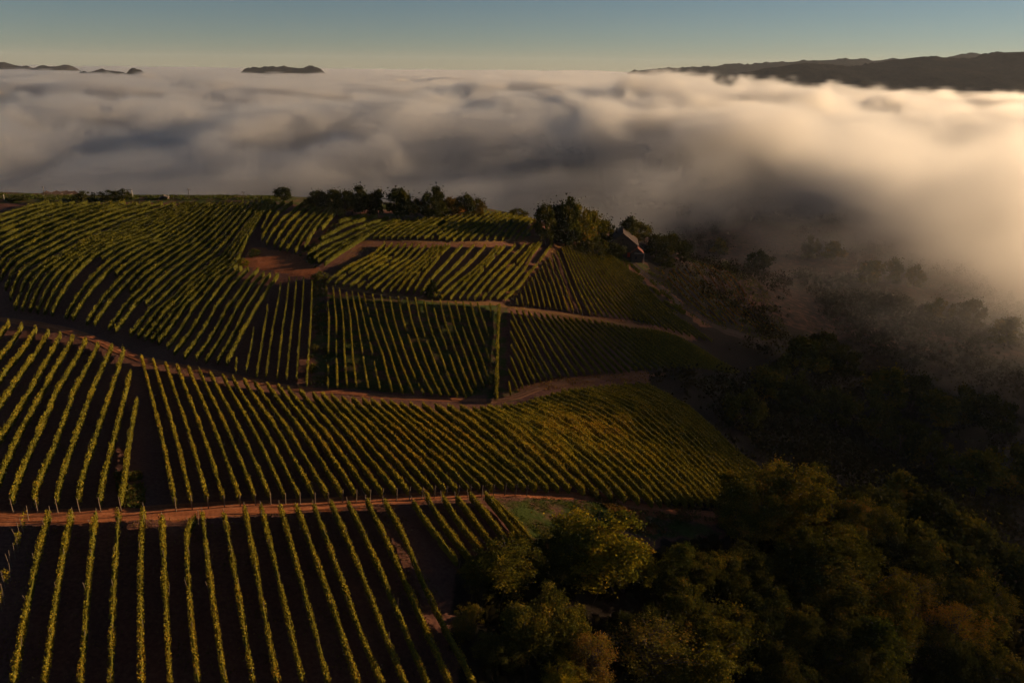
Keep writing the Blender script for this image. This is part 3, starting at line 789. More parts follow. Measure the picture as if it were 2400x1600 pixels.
# ------------------------------------------------------------------ trees
def crown_mesh(name, n, size, prof, nclump, cr, seed, tone=0.3, spread=0.10, droop=0.0, base=0.22, plumes=0):
    """leaf clumps spread through a crown whose outline is prof(t) -> radius for height fraction t; 10 m tree"""
    r = np.random.default_rng(seed)
    H = 10.0
    t = base + (1 - base) * (r.random(nclump * 3) ** 0.85)
    rad = prof(t)
    keep = r.random(len(t)) < (rad / rad.max()) ** 1.2 + .12
    t = t[keep][:nclump]; rad = rad[keep][:nclump]; k = len(t)
    a = r.uniform(0, 2 * math.pi, k)
    lump = 1 + 0.34 * fbm(np.cos(a) * 1.3 + seed, np.sin(a) * 1.3, t * 3.2, octs=2, seed=seed) + 0.12 * r.normal(size=k)
    rr = rad * lump * r.uniform(.10, 1.0, k) ** .42
    cen = np.stack([np.cos(a) * rr, np.sin(a) * rr, t * H - 0.35 * cr], 1)
    if plumes:                                         # several leading shoots, each with its own uneven plume of leaves
        ax = r.normal(0, 1, (plumes, 2)); ax = ax / np.linalg.norm(ax, axis=1)[:, None] * (r.random(plumes) ** .5 * rad.max() * .62)[:, None]
        ph = 1.0 - .42 * r.random(plumes) * np.linalg.norm(ax, axis=1) / (rad.max() * .62); ph[0] = 1.0
        pr = r.uniform(.26, .44, plumes) * rad.max()
        w_ = r.integers(0, plumes, k)
        tt = base + (ph[w_] - base) * r.random(k) ** .8
        f = np.sqrt(np.clip(1 - ((tt / ph[w_] - .5) / .52) ** 2, .03, 1))
        q_ = pr[w_] * f * r.uniform(.15, 1, k) ** .5
        a = r.uniform(0, 2 * math.pi, k)
        cen = np.stack([ax[w_, 0] * (.45 + .6 * tt) + np.cos(a) * q_, ax[w_, 1] * (.45 + .6 * tt) + np.sin(a) * q_, tt * H - .3 * cr], 1)
    cs = cr * r.uniform(.4, 1.35, k)
    ct = tone + r.normal(0, spread, k)
    w = cs ** 2; w /= w.sum()
    which = r.choice(k, n, p=w)
    d = r.normal(size=(n, 3)); d /= np.linalg.norm(d, axis=1)[:, None]
    d[:, 2] = d[:, 2] * 0.8 + 0.12
    q = cs[which] * np.where(r.random(n) < .55, r.random(n) ** 0.42, np.abs(r.normal(0, .85, n)))
    C = cen[which] + d * q[:, None]
    C[:, 2] -= droop * np.hypot(C[:, 0], C[:, 1]) ** 1.5 * .05
    V, F = leaf_quads(C, size, 0.3, r)
    me = mesh_np(name, V, F, M_tree)
    add_attr(me, 'tone', np.clip(ct[which] + r.normal(0, .08, n), 0, 1), 'FACE')
    return me, cen
def trunk_mesh(name, cen, seed, r0=0.22, limbs=11, bare=0):
    r = np.random.default_rng(seed)
    b = MB()
    zt = 7.2
    pts = [(0, 0, -1.2), (0.05, 0.02, 1.5), (r.normal(0, .2), r.normal(0, .2), 3.6), (r.normal(0, .35), r.normal(0, .35), 5.4), (r.normal(0, .4), r.normal(0, .4), zt)]
    b.tube(pts, [r0 * 1.3, r0, r0 * .75, r0 * .5, r0 * .2], 7)
    o = r.permutation(len(cen))[:limbs + bare]
    for i in o:
        c = Vector(cen[i]); h = max(1.6, min(zt - .6, c.z * r.uniform(.45, .75)))
        f = (h - 1.5) / (zt - 1.5)
        j = Vector((pts[2][0] * f * 1.3, pts[2][1] * f * 1.3, h))
        m = j.lerp(c, .55) + Vector((r.normal(0, .2), r.normal(0, .2), .35))
        b.tube([j, m, c], [r0 * .42, r0 * .25, r0 * .07], 5)
        for q in range(2):
            e = c + Vector(r.normal(0, .7, 3)); b.tube([m, m.lerp(e, .6) + Vector((0, 0, .2)), e], [r0 * .18, r0 * .1, r0 * .03], 4)
    return b.mesh(name, M_bark)
def P_round(t): return 4.3 * np.sqrt(np.clip(1 - ((t - .56) / .47) ** 2, 0.02, 1))
def P_tall(t): return 2.4 * np.sqrt(np.clip(1 - ((t - .55) / .50) ** 2, 0.02, 1))
def P_dome(t): return 4.6 * np.clip(1.05 - t, .06, 1) ** .45
def P_bush(t): return 5.6 * np.sqrt(np.clip(1 - ((t - .42) / .6) ** 2, 0.02, 1))
def P_cone(t): return 2.6 * np.clip(1.04 - t, .02, 1)
PROTO = {}
def proto(key, prof, n, size, ncl, cr, seed, tone, spread=.1, base=.22, limbs=11, bare=0, r0=.22, plumes=0):
    c, cen = crown_mesh('crown', n, size, prof, ncl, cr, seed, tone, spread, base=base, plumes=plumes)
    co = np.empty(len(c.vertices) * 3, np.float32); c.vertices.foreach_get('co', co); co = co.reshape(-1, 3)
    PROTO[key] = (c, trunk_mesh('trunk', cen, seed + 50, r0, limbs, bare), 2 * np.percentile(np.abs(co[:, :2]), 97.5), np.percentile(co[:, 2], 99.7))
proto('round_a', P_round, 24000, .15, 240, .58, 101, .34, .12, plumes=8)
proto('round_b', P_round, 26000, .15, 280, .55, 102, .38, .13, plumes=11)
proto('dome_a', P_dome, 26000, .15, 270, .56, 103, .36, .13, plumes=10)
proto('dome_b', P_dome, 22000, .15, 230, .56, 104, .44, .12, plumes=7)
proto('tall_a', P_tall, 14000, .15, 170, .48, 105, .38, .1, plumes=4)
proto('bush_a', P_bush, 18000, .17, 190, .7, 106, .40, .13, .05, plumes=9)
proto('sparse', P_tall, 9000, .13, 170, .75, 107, .62, .08, .15, 34, 50, .17)
proto('far_a', P_round, 4200, .50, 60, 1.25, 111, .30)
proto('far_b', P_dome, 4200, .50, 60, 1.2, 112, .36, .13)
proto('far_tall', P_tall, 3000, .48, 40, 1.0, 113, .26)
proto('far_bush', P_bush, 3200, .6, 45, 1.5, 114, .35, .14, .05)
proto('conifer', P_cone, 3000, .4, 70, .7, 115, .05, .05, .08)
_tn = 0
def tree(u, v, h, width, key, label, tint=(1, 1, 1), group=None, name='broadleaf_tree', cat='tree'):
    """a tree of height h and crown width whose top shows at photo position (u, v)"""
    global _tn
    p = hit(u, v, h * 0.97)
    t = empty(name, (p[0], p[1], gz(p)), (_tn * 2.399) % 6.283); _tn += 1
    sx, sz = width / PROTO[key][2], h / PROTO[key][3]
    for nm, me in (('crown', PROTO[key][0]), ('trunk', PROTO[key][1])):
        o = link(nm, me, t); o.scale = (sx, sx * random.uniform(.9, 1.1), sz)
        o.color = (tint[0], tint[1], tint[2], 1)
    return tag(t, label, cat, group)

W = 'trees of the wood at lower right'
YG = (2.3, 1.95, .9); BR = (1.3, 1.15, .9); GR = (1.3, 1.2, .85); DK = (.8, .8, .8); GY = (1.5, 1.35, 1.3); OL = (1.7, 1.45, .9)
NEAR = [
 (1402,1222,10.5,10.5,'round_b','broad yellow-green tree below the grassy bend of the dirt road',YG),
 (1335,1262,8.5,6.5,'round_a','darker green tree touching the left of the yellow-green tree',GR),
 (1466,1272,8,6.5,'dome_b','golden shoulder tree on the right of the yellow-green tree',YG),
 (1178,1268,7,9,'bush_a','olive bushy tree at the lower ends of the last vine rows',OL),
 (1130,1310,5,5,'bush_a','small dark shrub left of the olive bushy tree',BR),
 (1275,1282,5,3.2,'tall_a','thin pale-leaved sapling between the olive bush and the yellow-green tree',OL),
 (1577,1278,9.5,4.8,'tall_a','slender green tree right of the yellow-green tree',(1.3,1.35,.9)),
 (1647,1300,8,6,'round_a','brown-green round tree right of the slender tree',BR),
 (1700,1298,8,7,'dome_a','ochre domed tree below the shaded grass bank',OL),
 (1762,1300,8,6,'round_b','rusty round tree right of the ochre domed tree',BR),
 (1830,1290,6,4,'round_a','small pale shrub tree in the dark gap of the wood',GR),
 (1742,1138,12,8,'round_a','leftmost tree on the upper edge of the wood beside the golden rows',OL),
 (1790,1118,14,9,'dome_a','second tree from the left on the upper edge of the wood',OL),
 (1863,1098,16,10,'round_b','tallest tree on the upper edge of the wood',OL),
 (1925,1120,14,8,'round_a','brownish tree just right of the tallest tree on the wood edge',BR),
 (1967,1160,14,8,'dome_b','rust-tinged tree on the sloping upper edge of the wood',BR),
 (2012,1178,13,8,'round_b','olive tree right of the rust-tinged tree on the wood edge',OL),
 (2060,1212,13,8,'dome_a','green tree halfway down the right edge of the wood',GR),
 (2098,1258,12,8,'round_a','dark olive tree below the green tree on the right edge',DK),
 (2140,1298,12,9,'round_b','broad dim tree on the lower right edge of the wood',DK),
 (2200,1332,12,9,'dome_a','brown dim tree near the right frame edge of the wood',BR),
 (2262,1362,12,9,'round_a','dim olive tree second from the right end of the wood',OL),
 (2318,1392,11,8,'dome_b','ochre-topped tree at the right end of the wood',OL),
 (1890,1240,12,8,'round_a','shaded green tree inside the wood below the tallest tree',GR),
 (1977,1236,13,10,'dome_a','large brown-green tree at the middle of the wood',OL),
 (1890,1290,9,5,'tall_a','narrow green tree in front of the large middle tree',GR),
 (1956,1318,12,9,'round_b','pinkish-brown tree below the large middle tree',GY),
 (2050,1335,12,9,'dome_b','golden-brown tree right of the pinkish-brown tree',OL),
 (2140,1350,11,8,'sparse','half-bare tree with brown twigs right of the golden-brown tree',BR),
 (2052,1440,12,7,'tall_a','tall green tree low in the middle of the wood',(1.2,1.25,.85)),
 (2120,1428,11,8,'round_a','olive tree right of the tall green tree low in the wood',OL),
 (2245,1432,11,8,'sparse','half-bare ochre tree near the lower right corner',OL),
 (2228,1490,10,8,'dome_a','dark domed tree near the lower right corner',DK),
 (2335,1530,10,7,'round_b','dim tree in the lower right corner of the frame',BR),
 (1765,1400,10,8,'round_a','deep shaded tree left of the middle of the wood',DK),
 (1850,1420,10,8,'dome_a','dark brown tree under the pinkish-brown tree',BR),
 (1700,1440,9,8,'round_b','olive tree low in the wood left of the dark gap',OL),
 (1600,1402,9,7,'round_a','green tree between the slender tree and the frame bottom',GR),
 (1494,1440,8,6,'dome_a','dark olive tree above the grey-brown half-bare tree',DK),
 (1530,1468,9,8,'sparse','grey-brown half-bare tree near the frame bottom',GY),
 (1620,1500,9,8,'dome_b','yellowish domed tree right of the grey-brown half-bare tree',OL),
 (1282,1405,9,7,'dome_a','brown-green tree below the olive bushy tree',BR),
 (1226,1412,8,5,'tall_a','narrow brown tree left of the brown-green tree',BR),
 (1340,1440,8,6,'round_a','olive tree right of the brown-green tree',OL),
 (1392,1495,8,5,'sparse','bare-twigged tree near the frame bottom at the wood edge',GY),
 (1305,1556,5,5,'bush_a','yellow-green bush at the bottom of the frame',YG),
 (1098,1440,3.5,3.5,'bush_a','arching shrub alone at the left foot of the wood',BR),
 (1180,1480,5,5,'bush_a','dark shrub below the arching shrub',DK),
 (2050,1545,8,7,'round_b','tree crown cut by the frame bottom below the tall green tree',OL),
 (1850,1540,8,7,'dome_a','dark tree crown at the frame bottom in the middle of the wood',DK),
 (1960,1480,10,8,'round_a','shaded tree between the tall green tree and the frame bottom',DK),
]
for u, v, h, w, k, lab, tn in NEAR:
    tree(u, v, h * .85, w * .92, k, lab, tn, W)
RG = 'trees along the ridge behind the vineyard'
RIDGE = [(722,462,3.5,4,'far_bush'),(739,447,6,5,'far_a'),(758,452,5,4.5,'far_b'),(780,446,6.5,5,'far_tall'),(805,449,7,5.5,'far_a'),(823,450,7,5,'far_b'),(841,437,9.5,3.6,'far_tall'),(853,453,7,4,'far_a'),
 (864,457,6,4,'far_tall'),(882,446,8.5,5.5,'far_b'),(930,443,9.5,6,'far_tall'),(945,452,8.5,6.5,'far_b'),(975,467,6,5,'far_a'),(1006,452,9,6,'far_a'),(1023,439,10.5,4.5,'far_tall'),(1035,468,6,4.5,'far_b'),(1055,463,6.5,6,'far_b'),
 (1089,457,7,6.5,'far_a'),(1116,465,5.5,6.5,'far_bush')]
for i, (u, v, h, w, k) in enumerate(RIDGE):
    tree(u, v, h, w, k, 'dark autumn tree, %s from the left in the tree line along the ridge' % ordinal(i + 1), (BR, DK, DK, OL)[i % 4] if i not in (12, 16, 18) else (1.5, 1.0, .8), RG)
tree(661,439,4.8,5.0,'far_a','lone dark round tree standing on the ridge',DK)
tree(1156,467,3.6,6.0,'far_bush','small flat-topped tree alone right of the ridge tree line',DK)
tree(1214,490,2.6,7,'far_bush','low brown bush on the hilltop edge right of the flat-topped tree',BR,None,'bush','bush')
tree(197,448,3.0,6.2,'far_bush','dark round bush on the ridge at far left',DK,None,'bush','bush')
tree(250,446,2.9,6.0,'far_bush','ragged bush left of the white wooden frame',DK,None,'bush','bush')
tree(286,444,3.0,5.0,'far_bush','ragged bush touching the white wooden frame',DK,None,'bush','bush')
tree(42,458,1.6,6,'far_bush','low dark bush on the ridge near the left frame edge',DK,None,'bush','bush')
tree(1012,658,4.2,3.6,'conifer','small dark conifer in the patchy plot below the hilltop',(.8,.8,.9),None,'conifer','tree')
tree(752,636,2.6,3.6,'far_bush','pale green bush at the right tip of the bare clay patch',(1.7,1.5,1.3),None,'bush','bush')
tree(593,583,1.8,3.0,'far_bush','green bush at the upper left edge of the bare clay patch',GR,None,'bush','bush')
tree(568,606,1.8,3.0,'far_bush','yellow-green bush at the lower left edge of the bare clay patch',YG,None,'bush','bush')
tree(738,806,1.8,1.6,'far_bush','small yellow bush on the strip beside the narrow dark plot',(1.9,1.5,.9),None,'bush','bush')
CL = [(1281,481,13,7,'far_a','dark ragged tree at the left of the clump beside the farmhouse vines',DK),(1304,483,12,6,'far_tall','narrow dark tree second in the clump beside the farmhouse vines',DK),(1335,468,16,8,'far_b','tallest tree of the clump beside the farmhouse vines',DK),
 (1360,480,14,8,'far_a','ochre-tinged tree right of the tallest tree in the clump',OL),(1383,497,12,8,'far_b','olive tree on the right slope of the clump',OL),(1404,515,9,7,'far_a','lowest right tree of the clump near the farmhouse',OL),
 (1330,508,10,10,'far_b','broad green tree in front of the clump above the steep rows',GR),(1362,528,8,7,'far_a','rusty tree in front of the clump at right',BR)]
for c in CL: tree(*c, 'clump of trees beside the farmhouse vines')
HT = [(1424,518,9,6,'far_a','round tree left of the farmhouse roof',DK),(1474,509,12,7,'far_b','tall dark tree behind the farmhouse ridge',DK),(1497,522,10,8,'far_a','olive tree behind the right slope of the farmhouse roof',OL),
 (1541,551,9,9,'far_b','dark tree right of the farmhouse',DK),(1570,549,9,9,'far_a','second dark tree right of the farmhouse',DK),(1600,566,7,8,'far_bush','low tree at the right end of the farmhouse trees',DK),(1402,556,7,8,'far_bush','dark shrub in front of the left of the farmhouse',DK),(1440,572,5.5,7,'far_a','dark tree before the farmhouse gable',DK),
 (1555,592,5,8,'far_bush','dark shrub below the trees right of the farmhouse',DK)]
for c in HT: tree(*c, 'trees around the farmhouse')
VL = [(1600,482,13,10),(1690,560,11,10),(1780,590,12,12),(1905,552,15,12),(1955,566,13,11),(2045,612,14,13),(2095,604,14,12),(2150,622,12,11),(2210,700,12,12),(2290,705,13,12),(2370,745,13,12),(1885,790,13,12),(1940,782,14,12),(1985,812,12,11),
 (1850,835,11,11),(2090,868,14,13),(2150,880,13,12),(2205,918,12,12),(2270,905,13,12),(2340,930,13,12),(2050,930,12,12),(2120,985,12,12),(2200,1020,12,11),(1800,862,10,10),(1760,920,9,9),(1880,905,12,11),(1960,905,12,12),(2380,1040,13,12),(2300,1060,12,12),
 (2120,1120,11,9),(2060,1145,11,9),(2200,1170,12,10),(2260,1205,12,10),(2320,1240,12,10),(2380,1290,12,10),(2170,1240,12,10),(2240,1290,12,10)]
for i, (u, v, h, w) in enumerate(sorted(VL)):
    tree(u, v, h, w, ('far_a', 'far_b', 'far_bush')[i % 3], 'dim tree in the misty valley right of the hill, %s counted from the left' % ordinal(i + 1), (DK, OL, BR)[i % 3], 'trees in the misty valley')

# ------------------------------------------------------------------ distant hills standing out of the fog
def hill_material(name, a, b, c):
    m, n, l = new_mat(name)
    g = N(n, 'ShaderNodeNewGeometry')
    n1 = noise(n, l, g.outputs['Position'], 0.006, 6, 0.65); n2 = noise(n, l, g.outputs['Position'], 0.045, 4, 0.6)
    f = math_n(n, l, 'ADD', math_n(n, l, 'MULTIPLY', n1.outputs[0], 0.6), math_n(n, l, 'MULTIPLY', n2.outputs[0], 0.4))
    r = ramp(n, [(0.38, a), (0.52, b), (0.68, c)]); l.new(f, r.inputs[0])
    return finish(m, n, l, r.outputs[0], 0.95, n2.outputs[0], 0.6, 6.0, 0.0)
M_hill = hill_material('wooded_hill', (0.012, 0.011, 0.011), (0.022, 0.019, 0.016), (0.045, 0.036, 0.026))
def far_ridge(name, prof, D, depth_f, depth_b, step, tree_h, seed, zbase=-45, flank=120):
    """prof: photo positions of the skyline; the crest stands D metres away"""
    pts = []
    for u, v in prof:
        r = ray(u, v); t = D / r[1]
        pts.append((r[0] * t, CAM_Z + r[2] * t))
    pts = np.array(pts)
    xs = np.arange(pts[0, 0] - flank, pts[-1, 0] + flank, step)
    crest = np.interp(xs, pts[:, 0], pts[:, 1], )
    out = np.maximum(pts[0, 0] - xs, xs - pts[-1, 0]) / flank
    crest = zbase + (crest - zbase) * (1 - np.clip(out, 0, 1)) ** 1.5
    ys = np.r_[np.linspace(-depth_f, 0, int(depth_f / step / 1.6)), np.linspace(0, depth_b, 14)[1:]]
    X, Yr = np.meshgrid(xs, ys)
    f = np.where(Yr < 0, np.clip(1 + Yr / depth_f, 0, 1) ** 1.25, np.clip(1 - Yr / depth_b, 0, 1))
    spur = fbm(X / 330, Yr / 330, octs=3, seed=seed) * 26 * np.clip(-Yr / depth_f * 3, 0, 1)
    canopy = tree_h * np.clip(fbm(X / 70, Yr / 90, octs=2, seed=seed + 3) * 1.3 + .30, 0, 1.3) * (0.35 + 1.1 * np.abs(vnoise(X / (step * 2.2), Yr / (step * 2.2), seed=seed + 7)) + .4 * rng.random(X.shape))
    Z = zbase + (crest[None] - tree_h * .45 - zbase) * f + spur * f + canopy * sstep(0, .2, f)
    Yw = D + Yr + 0 * X
    n_, m_ = len(ys), len(xs)
    ii = np.arange(n_ * m_).reshape(n_, m_)
    F = np.stack([ii[:-1, :-1], ii[:-1, 1:], ii[1:, 1:], ii[1:, :-1]], -1).reshape(-1, 4)
    return tag(link(name, mesh_np(name, np.stack([X, Yw, Z], -1), F, M_hill)), kind='structure')
far_ridge('hill', [(1480,167),(1520,162),(1575,158),(1600,160),(1660,156),(1710,152),(1760,150),(1840,145),(1880,143),(1960,139),(2010,138),(2040,142),(2100,138),(2160,137),(2215,136),(2255,125),(2330,128),(2400,124),(2700,112)], 5600, 900, 500, 9, 7, 201)
far_ridge('hill', [(1690,176),(1760,166),(1800,160),(1860,149),(1890,146),(1950,151),(1990,158),(2020,155),(2080,141),(2165,131),(2220,134),(2260,140),(2300,131),(2340,122),(2400,120),(2700,100)], 3500, 900, 400, 6, 6, 205)
far_ridge('hill', [(-160,150),(0,148),(14,146),(34,152),(60,156),(78,160)], 5200, 260, 200, 8, 6, 211, -12, 60)
far_ridge('hill', [(82,158),(105,153),(125,156),(150,153),(172,158)], 5000, 220, 200, 8, 6, 213, -12, 60)
far_ridge('hill', [(190,172),(222,165),(237,161),(252,165),(290,173)], 3600, 200, 160, 6, 6, 215, -12, 60)
far_ridge('hill', [(302,166),(312,161),(335,168)], 3700, 160, 120, 6, 6, 217, -12, 60)
far_ridge('hill', [(570,166),(600,157),(630,160),(665,155),(700,159),(735,157),(752,160)], 4600, 240, 200, 7, 6, 219, -12, 60)
# ------------------------------------------------------------------ farmhouse and small things on the ridge
M_wall = plain('old_plaster', (0.05, 0.034, 0.028), (0.085, 0.058, 0.045), 1.2, 0.95, 0.4)
M_plaster = plain('pale_plaster', (0.09, 0.07, 0.055), (0.13, 0.10, 0.08), 1.2, 0.95, 0.3)
M_roof = plain('clay_tiles', (0.028, 0.016, 0.012), (0.05, 0.027, 0.019), 2.2, 0.9, 0.6)
M_redroof = plain('red_tiles', (0.12, 0.032, 0.018), (0.18, 0.048, 0.026), 2.2, 0.9, 0.6)
M_white = plain('white_paint', (0.28, 0.24, 0.20), (0.38, 0.33, 0.28), 3.0, 0.7, 0.2)
M_glass = plain('window_dark', (0.015, 0.015, 0.018), (0.03, 0.03, 0.035), 1.0, 0.15, 0.0, 0.5)
M_red = plain('red_paint', (0.40, 0.045, 0.02), (0.55, 0.07, 0.03), 2.0, 0.6, 0.1)
M_wood = plain('dark_wood', (0.05, 0.033, 0.022), (0.10, 0.066, 0.044), 4.0, 0.9, 0.4)

def gable(b, cx, cy, w, d, z0, eave, ridge):
    x0, x1, y0, y1 = cx - w / 2, cx + w / 2, cy - d / 2, cy + d / 2
    b.poly([(x0, y0, z0), (x1, y0, z0), (x1, y1, z0), (x0, y1, z0), (x0, y0, eave), (x1, y0, eave), (x1, y1, eave), (x0, y1, eave), (cx, y0, ridge), (cx, y1, ridge)],
           [(0, 1, 5, 8, 4), (1, 2, 6, 5), (2, 3, 7, 9, 6), (3, 0, 4, 7), (0, 3, 2, 1), (5, 6, 9, 8), (4, 8, 9, 7)])
def roof_slab(parent, cx, cy, w, d, eave, ridge, over, mat, name='roof'):
    sl = (ridge - eave) / (w / 2)
    rf = MB()
    for s in (-1, 1):
        xo = w / 2 + over; zo = eave - over * sl
        A = [(cx, cy - d / 2 - over, ridge + .06), (cx + s * xo, cy - d / 2 - over, zo + .06), (cx + s * xo, cy + d / 2 + over, zo + .06), (cx, cy + d / 2 + over, ridge + .06)]
        B = [(p[0], p[1], p[2] + .22) for p in A]
        f = [(0, 1, 2, 3), (7, 6, 5, 4), (0, 4, 5, 1), (1, 5, 6, 2), (2, 6, 7, 3), (3, 7, 4, 0)]
        rf.poly(A + B, f if s < 0 else [tuple(reversed(q)) for q in f])
    o = rf.build(name, mat, parent)
    k = MB(); k.tube([(cx, cy - d / 2 - over, ridge + .3), (cx, cy + d / 2 + over, ridge + .3)], .16, 6)
    k.build('ridge_cap', mat, o)
    return o
hp = hit(1462, 604); hp = np.array([hp[0], hp[1] + 6])
fh = empty('farmhouse', (hp[0], hp[1], gz(hp) + 0.2), R(-6)); fh.scale = (.66, .66, .66)
b = MB(); gable(b, 0, 0, 15, 18, -2.5, 5.4, 11.2); b.build('wall', M_wall, fh)
rf = roof_slab(fh, 0, 0, 15, 18, 5.4, 11.2, 0.9, M_roof)
b = MB(); b.box((-3.2, 2, 10.6), (.9, .9, 2.6)); b.box((-3.2, 2, 12.0), (1.15, 1.15, .18)); b.build('chimney', M_wall, rf)
for x, z, w, h in ((-4.2, 1.6, 1.1, 1.7), (0.2, 1.6, 1.1, 1.7), (-2.2, 5.0, 1.0, 1.4), (2.2, 5.0, 1.0, 1.4), (0, 8.0, .8, .9)):
    b = MB(); b.box((x, -9.03, z), (w, .10, h)); wd = b.build('window', M_glass, fh)
    b = MB()
    for dx in (-w / 2 - .06, w / 2 + .06): b.box((x + dx, -9.07, z), (.12, .16, h + .24))
    for dz in (-h / 2 - .06, h / 2 + .06): b.box((x, -9.08, z + dz), (w, .16, .12))
    b.build('frame', M_wood, wd)
b = MB(); b.box((3.4, -9.06, .3), (1.4, .12, 2.4)); b.build('door', M_red, fh)
# lower wing at the front right with a brighter red roof
b = MB(); gable(b, 7.6, -9.6, 5.6, 6.0, -3.0, 2.2, 4.4); b.build('wing_wall', M_wall, fh)
roof_slab(fh, 7.6, -9.6, 5.6, 6.0, 2.2, 4.4, 0.5, M_redroof, 'wing_roof')
b = MB(); b.box((11.0, -12.9, -.6), (.3, .3, 5.4)); b.box((8.6, -12.9, 2.0), (5.1, .25, .25)); b.build('porch_post', M_white, fh)
b = MB(); b.box((7.0, -12.64, -.4), (1.0, .1, 1.4)); b.build('window', M_glass, fh)
tag(fh, 'shaded farmhouse with a steep tiled gable and small red-roofed wing beyond the steep vine rows', 'house')

# white wooden frame on the ridge at far left
wp = hit(303, 463)
wf = empty('wooden_frame', (wp[0], wp[1], gz(wp)), R(12))
for x, lean in ((-3.0, 0), (-1.6, .1), (0, .2), (1.1, .35)):
    b = MB(); b.tube([(x, 0, -.3), (x - lean, 0, 2.3 if x > -1 else .9)], .13 if x > -1 else .10, 6); b.build('post', M_white, wf)
b = MB(); b.box((0.2, 0, 2.3), (1.9, .2, .2)); b.build('beam', M_white, wf)
tag(wf, 'small white wooden frame of posts and a beam on the ridge beside bushes', 'frame')
sp = hit(386, 467)
sh = empty('shed', (sp[0], sp[1], gz(sp)), R(8))
b = MB(); gable(b, 0, 0, 2.2, 1.8, -.3, .5, .85); b.build('wall', M_wall, sh)
roof_slab(sh, 0, 0, 2.2, 1.8, .5, .85, .12, M_plaster)
tag(sh, 'tiny low shed with a pale roof on the ridge right of the white frame', 'shed')
pp = hit(10, 468)
b = MB(); b.tube([(0, 0, -.2), (0, 0, 1.5)], .12, 6)
o = b.build('marker_post', M_white); o.location = (pp[0], pp[1], gz(pp)); tag(o, 'short white marker post at the left frame edge on the ridge', 'post')
for i, (u, v0, v1, lab) in enumerate(((104, 440, 459, 'thin pole standing in the mist at far left behind the ridge'), (571, 451, 466, 'thin pole on the ridge left of the lone round tree'), (444, 446, 468, 'faint thin pole on the ridge between the shed and the lone tree'))):
    p = hit(u, v1); h = (v1 - v0) / 6.6
    t = empty('pole', (p[0], p[1], gz(p)))
    b = MB(); b.tube([(0, 0, -.3), (0, 0, h)], [.11, .07], 6); b.build('mast', M_wood, t)
    b = MB(); b.box((0, 0, h - .35), (1.2, .09, .09)); b.build('crossarm', M_wood, t)
    tag(t, lab, 'pole')
# hamlet half lost in the fog behind the ridge
HAM = [(108, 3.4, 'pale hut at the left end of the hamlet in the fog behind the ridge'), (128, 4.2, 'second house from the left of the foggy hamlet behind the ridge'), (146, 5.0, 'largest house of the foggy hamlet behind the ridge'), (164, 4.0, 'rightmost house of the foggy hamlet behind the ridge')]
for i, (u, w, lab) in enumerate(HAM):
    r = ray(u, 458.5); t = (330 + 6 * i) / r[1]
    x, y, z = r[0] * t, r[1] * t, CAM_Z + r[2] * t
    h = empty('hamlet_house', (x, y, z), R(20 - 14 * i))
    b = MB(); gable(b, 0, 0, w, w * 1.3, -9, .55, 1.3); b.build('wall', M_plaster, h)
    roof_slab(h, 0, 0, w, w * 1.3, .55, 1.3, .25, M_roof)
    b = MB(); b.box((w * .2, -w * .65 - .02, -.4), (.7, .08, .9)); b.build('window', M_glass, h)
    tag(h, lab, 'house', 'hamlet houses in the fog')
# ------------------------------------------------------------------ fog
def fog_columns(X, Y):
    """per-column fog shape: how far inside the front, height of its top, density"""
    wob = 40 * fbm(X / 190, Y / 190, octs=2, seed=61)
    yf = np.interp(X, [-2000, -150, 20, 70, 120, 175, 5000], [262, 272, 300, 370, 450, 510, 560])
    xf = np.interp(Y, [-300, 100, 240, 450, 640, 5000], [400, 195, 122, 126, 140, 150])
    s = np.maximum(Y - yf, X - xf) + wob
    # a long bank leans against the valley side on the right, its unseen end shaped so sun lights the flank
    xr = np.maximum(320, 0.72 * Y)
    xl = np.interp(Y, [450, 750], [95, -420]); xw = np.interp(Y, [450, 750], [120, 620])
    bank = sstep(0, 1, (X - xl) / xw) * (1 - sstep(xr, xr + 120, X)) * (1 - 0.85 * sstep(1300, 2100, Y))
    rise = np.clip(32 + 0.13 * (X - 200), np.interp(Y, [450, 750], [14, 24]), np.interp(Y, [330, 480], [46, 29]))  # out of view the top is shaped to shade the slope, not the fields
    top = -2 + rise * bank + 9 * sstep(500, 1500, Y) - 22 * sstep(0, 120, X - xr)
    amp = np.interp(Y, [400, 1000, 2400, 5000], [0.45, 1.0, 0.7, 0.45])
    top = top + amp * 14 * fbm(X / 300, Y / 380, octs=2, seed=71)
    top = top - 12 * (1 - sstep(300, 600, Y)) * (1 - bank)
    top = top - 46 * sstep(1500, 2400, Y) * sstep(100, 800, X - 0.1 * Y)
    top = top - 30 * sstep(800, 1600, Y) * sstep(0.12, 0.42, X / np.maximum(Y, 1))
    hole = (0.75 * np.exp(-(((X - 55) / 58) ** 2 + ((Y - 640) / 70) ** 2)) + 0.22 * np.exp(-(((X + 300) / 240) ** 2 + ((Y - 1250) / 130) ** 2))
            + 0.25 * np.exp(-(((X + 780) / 240) ** 2 + ((Y - 1500) / 150) ** 2)) + 0.15 * np.exp(-(((X + 20) / 200) ** 2 + ((Y - 1500) / 150) ** 2)))
    top = top - 70 * hole
    dens = 0.0030 + 0.0035 * sstep(-60, 140, X) + 0.0340 * sstep(420, 900, Y) + 0.0085 * sstep(100, 210, X) * (1 - sstep(700, 1300, Y)) + 0.024 * sstep(185, 225, X) * (1 - sstep(260, 340, Y)) * sstep(150, 200, Y)  # last term: dense unseen fog added to shade the valley slope
    dens = dens * (1 - 0.85 * np.clip(np.exp(-(((X - 55) / 62) ** 2 + ((Y - 640) / 75) ** 2)) * 1.2, 0, 1))
    return s, top, dens, amp
def billow(x, y, z, seed): return 1 - 2.3 * np.abs(fbm(x, y, z, octs=2, seed=seed))
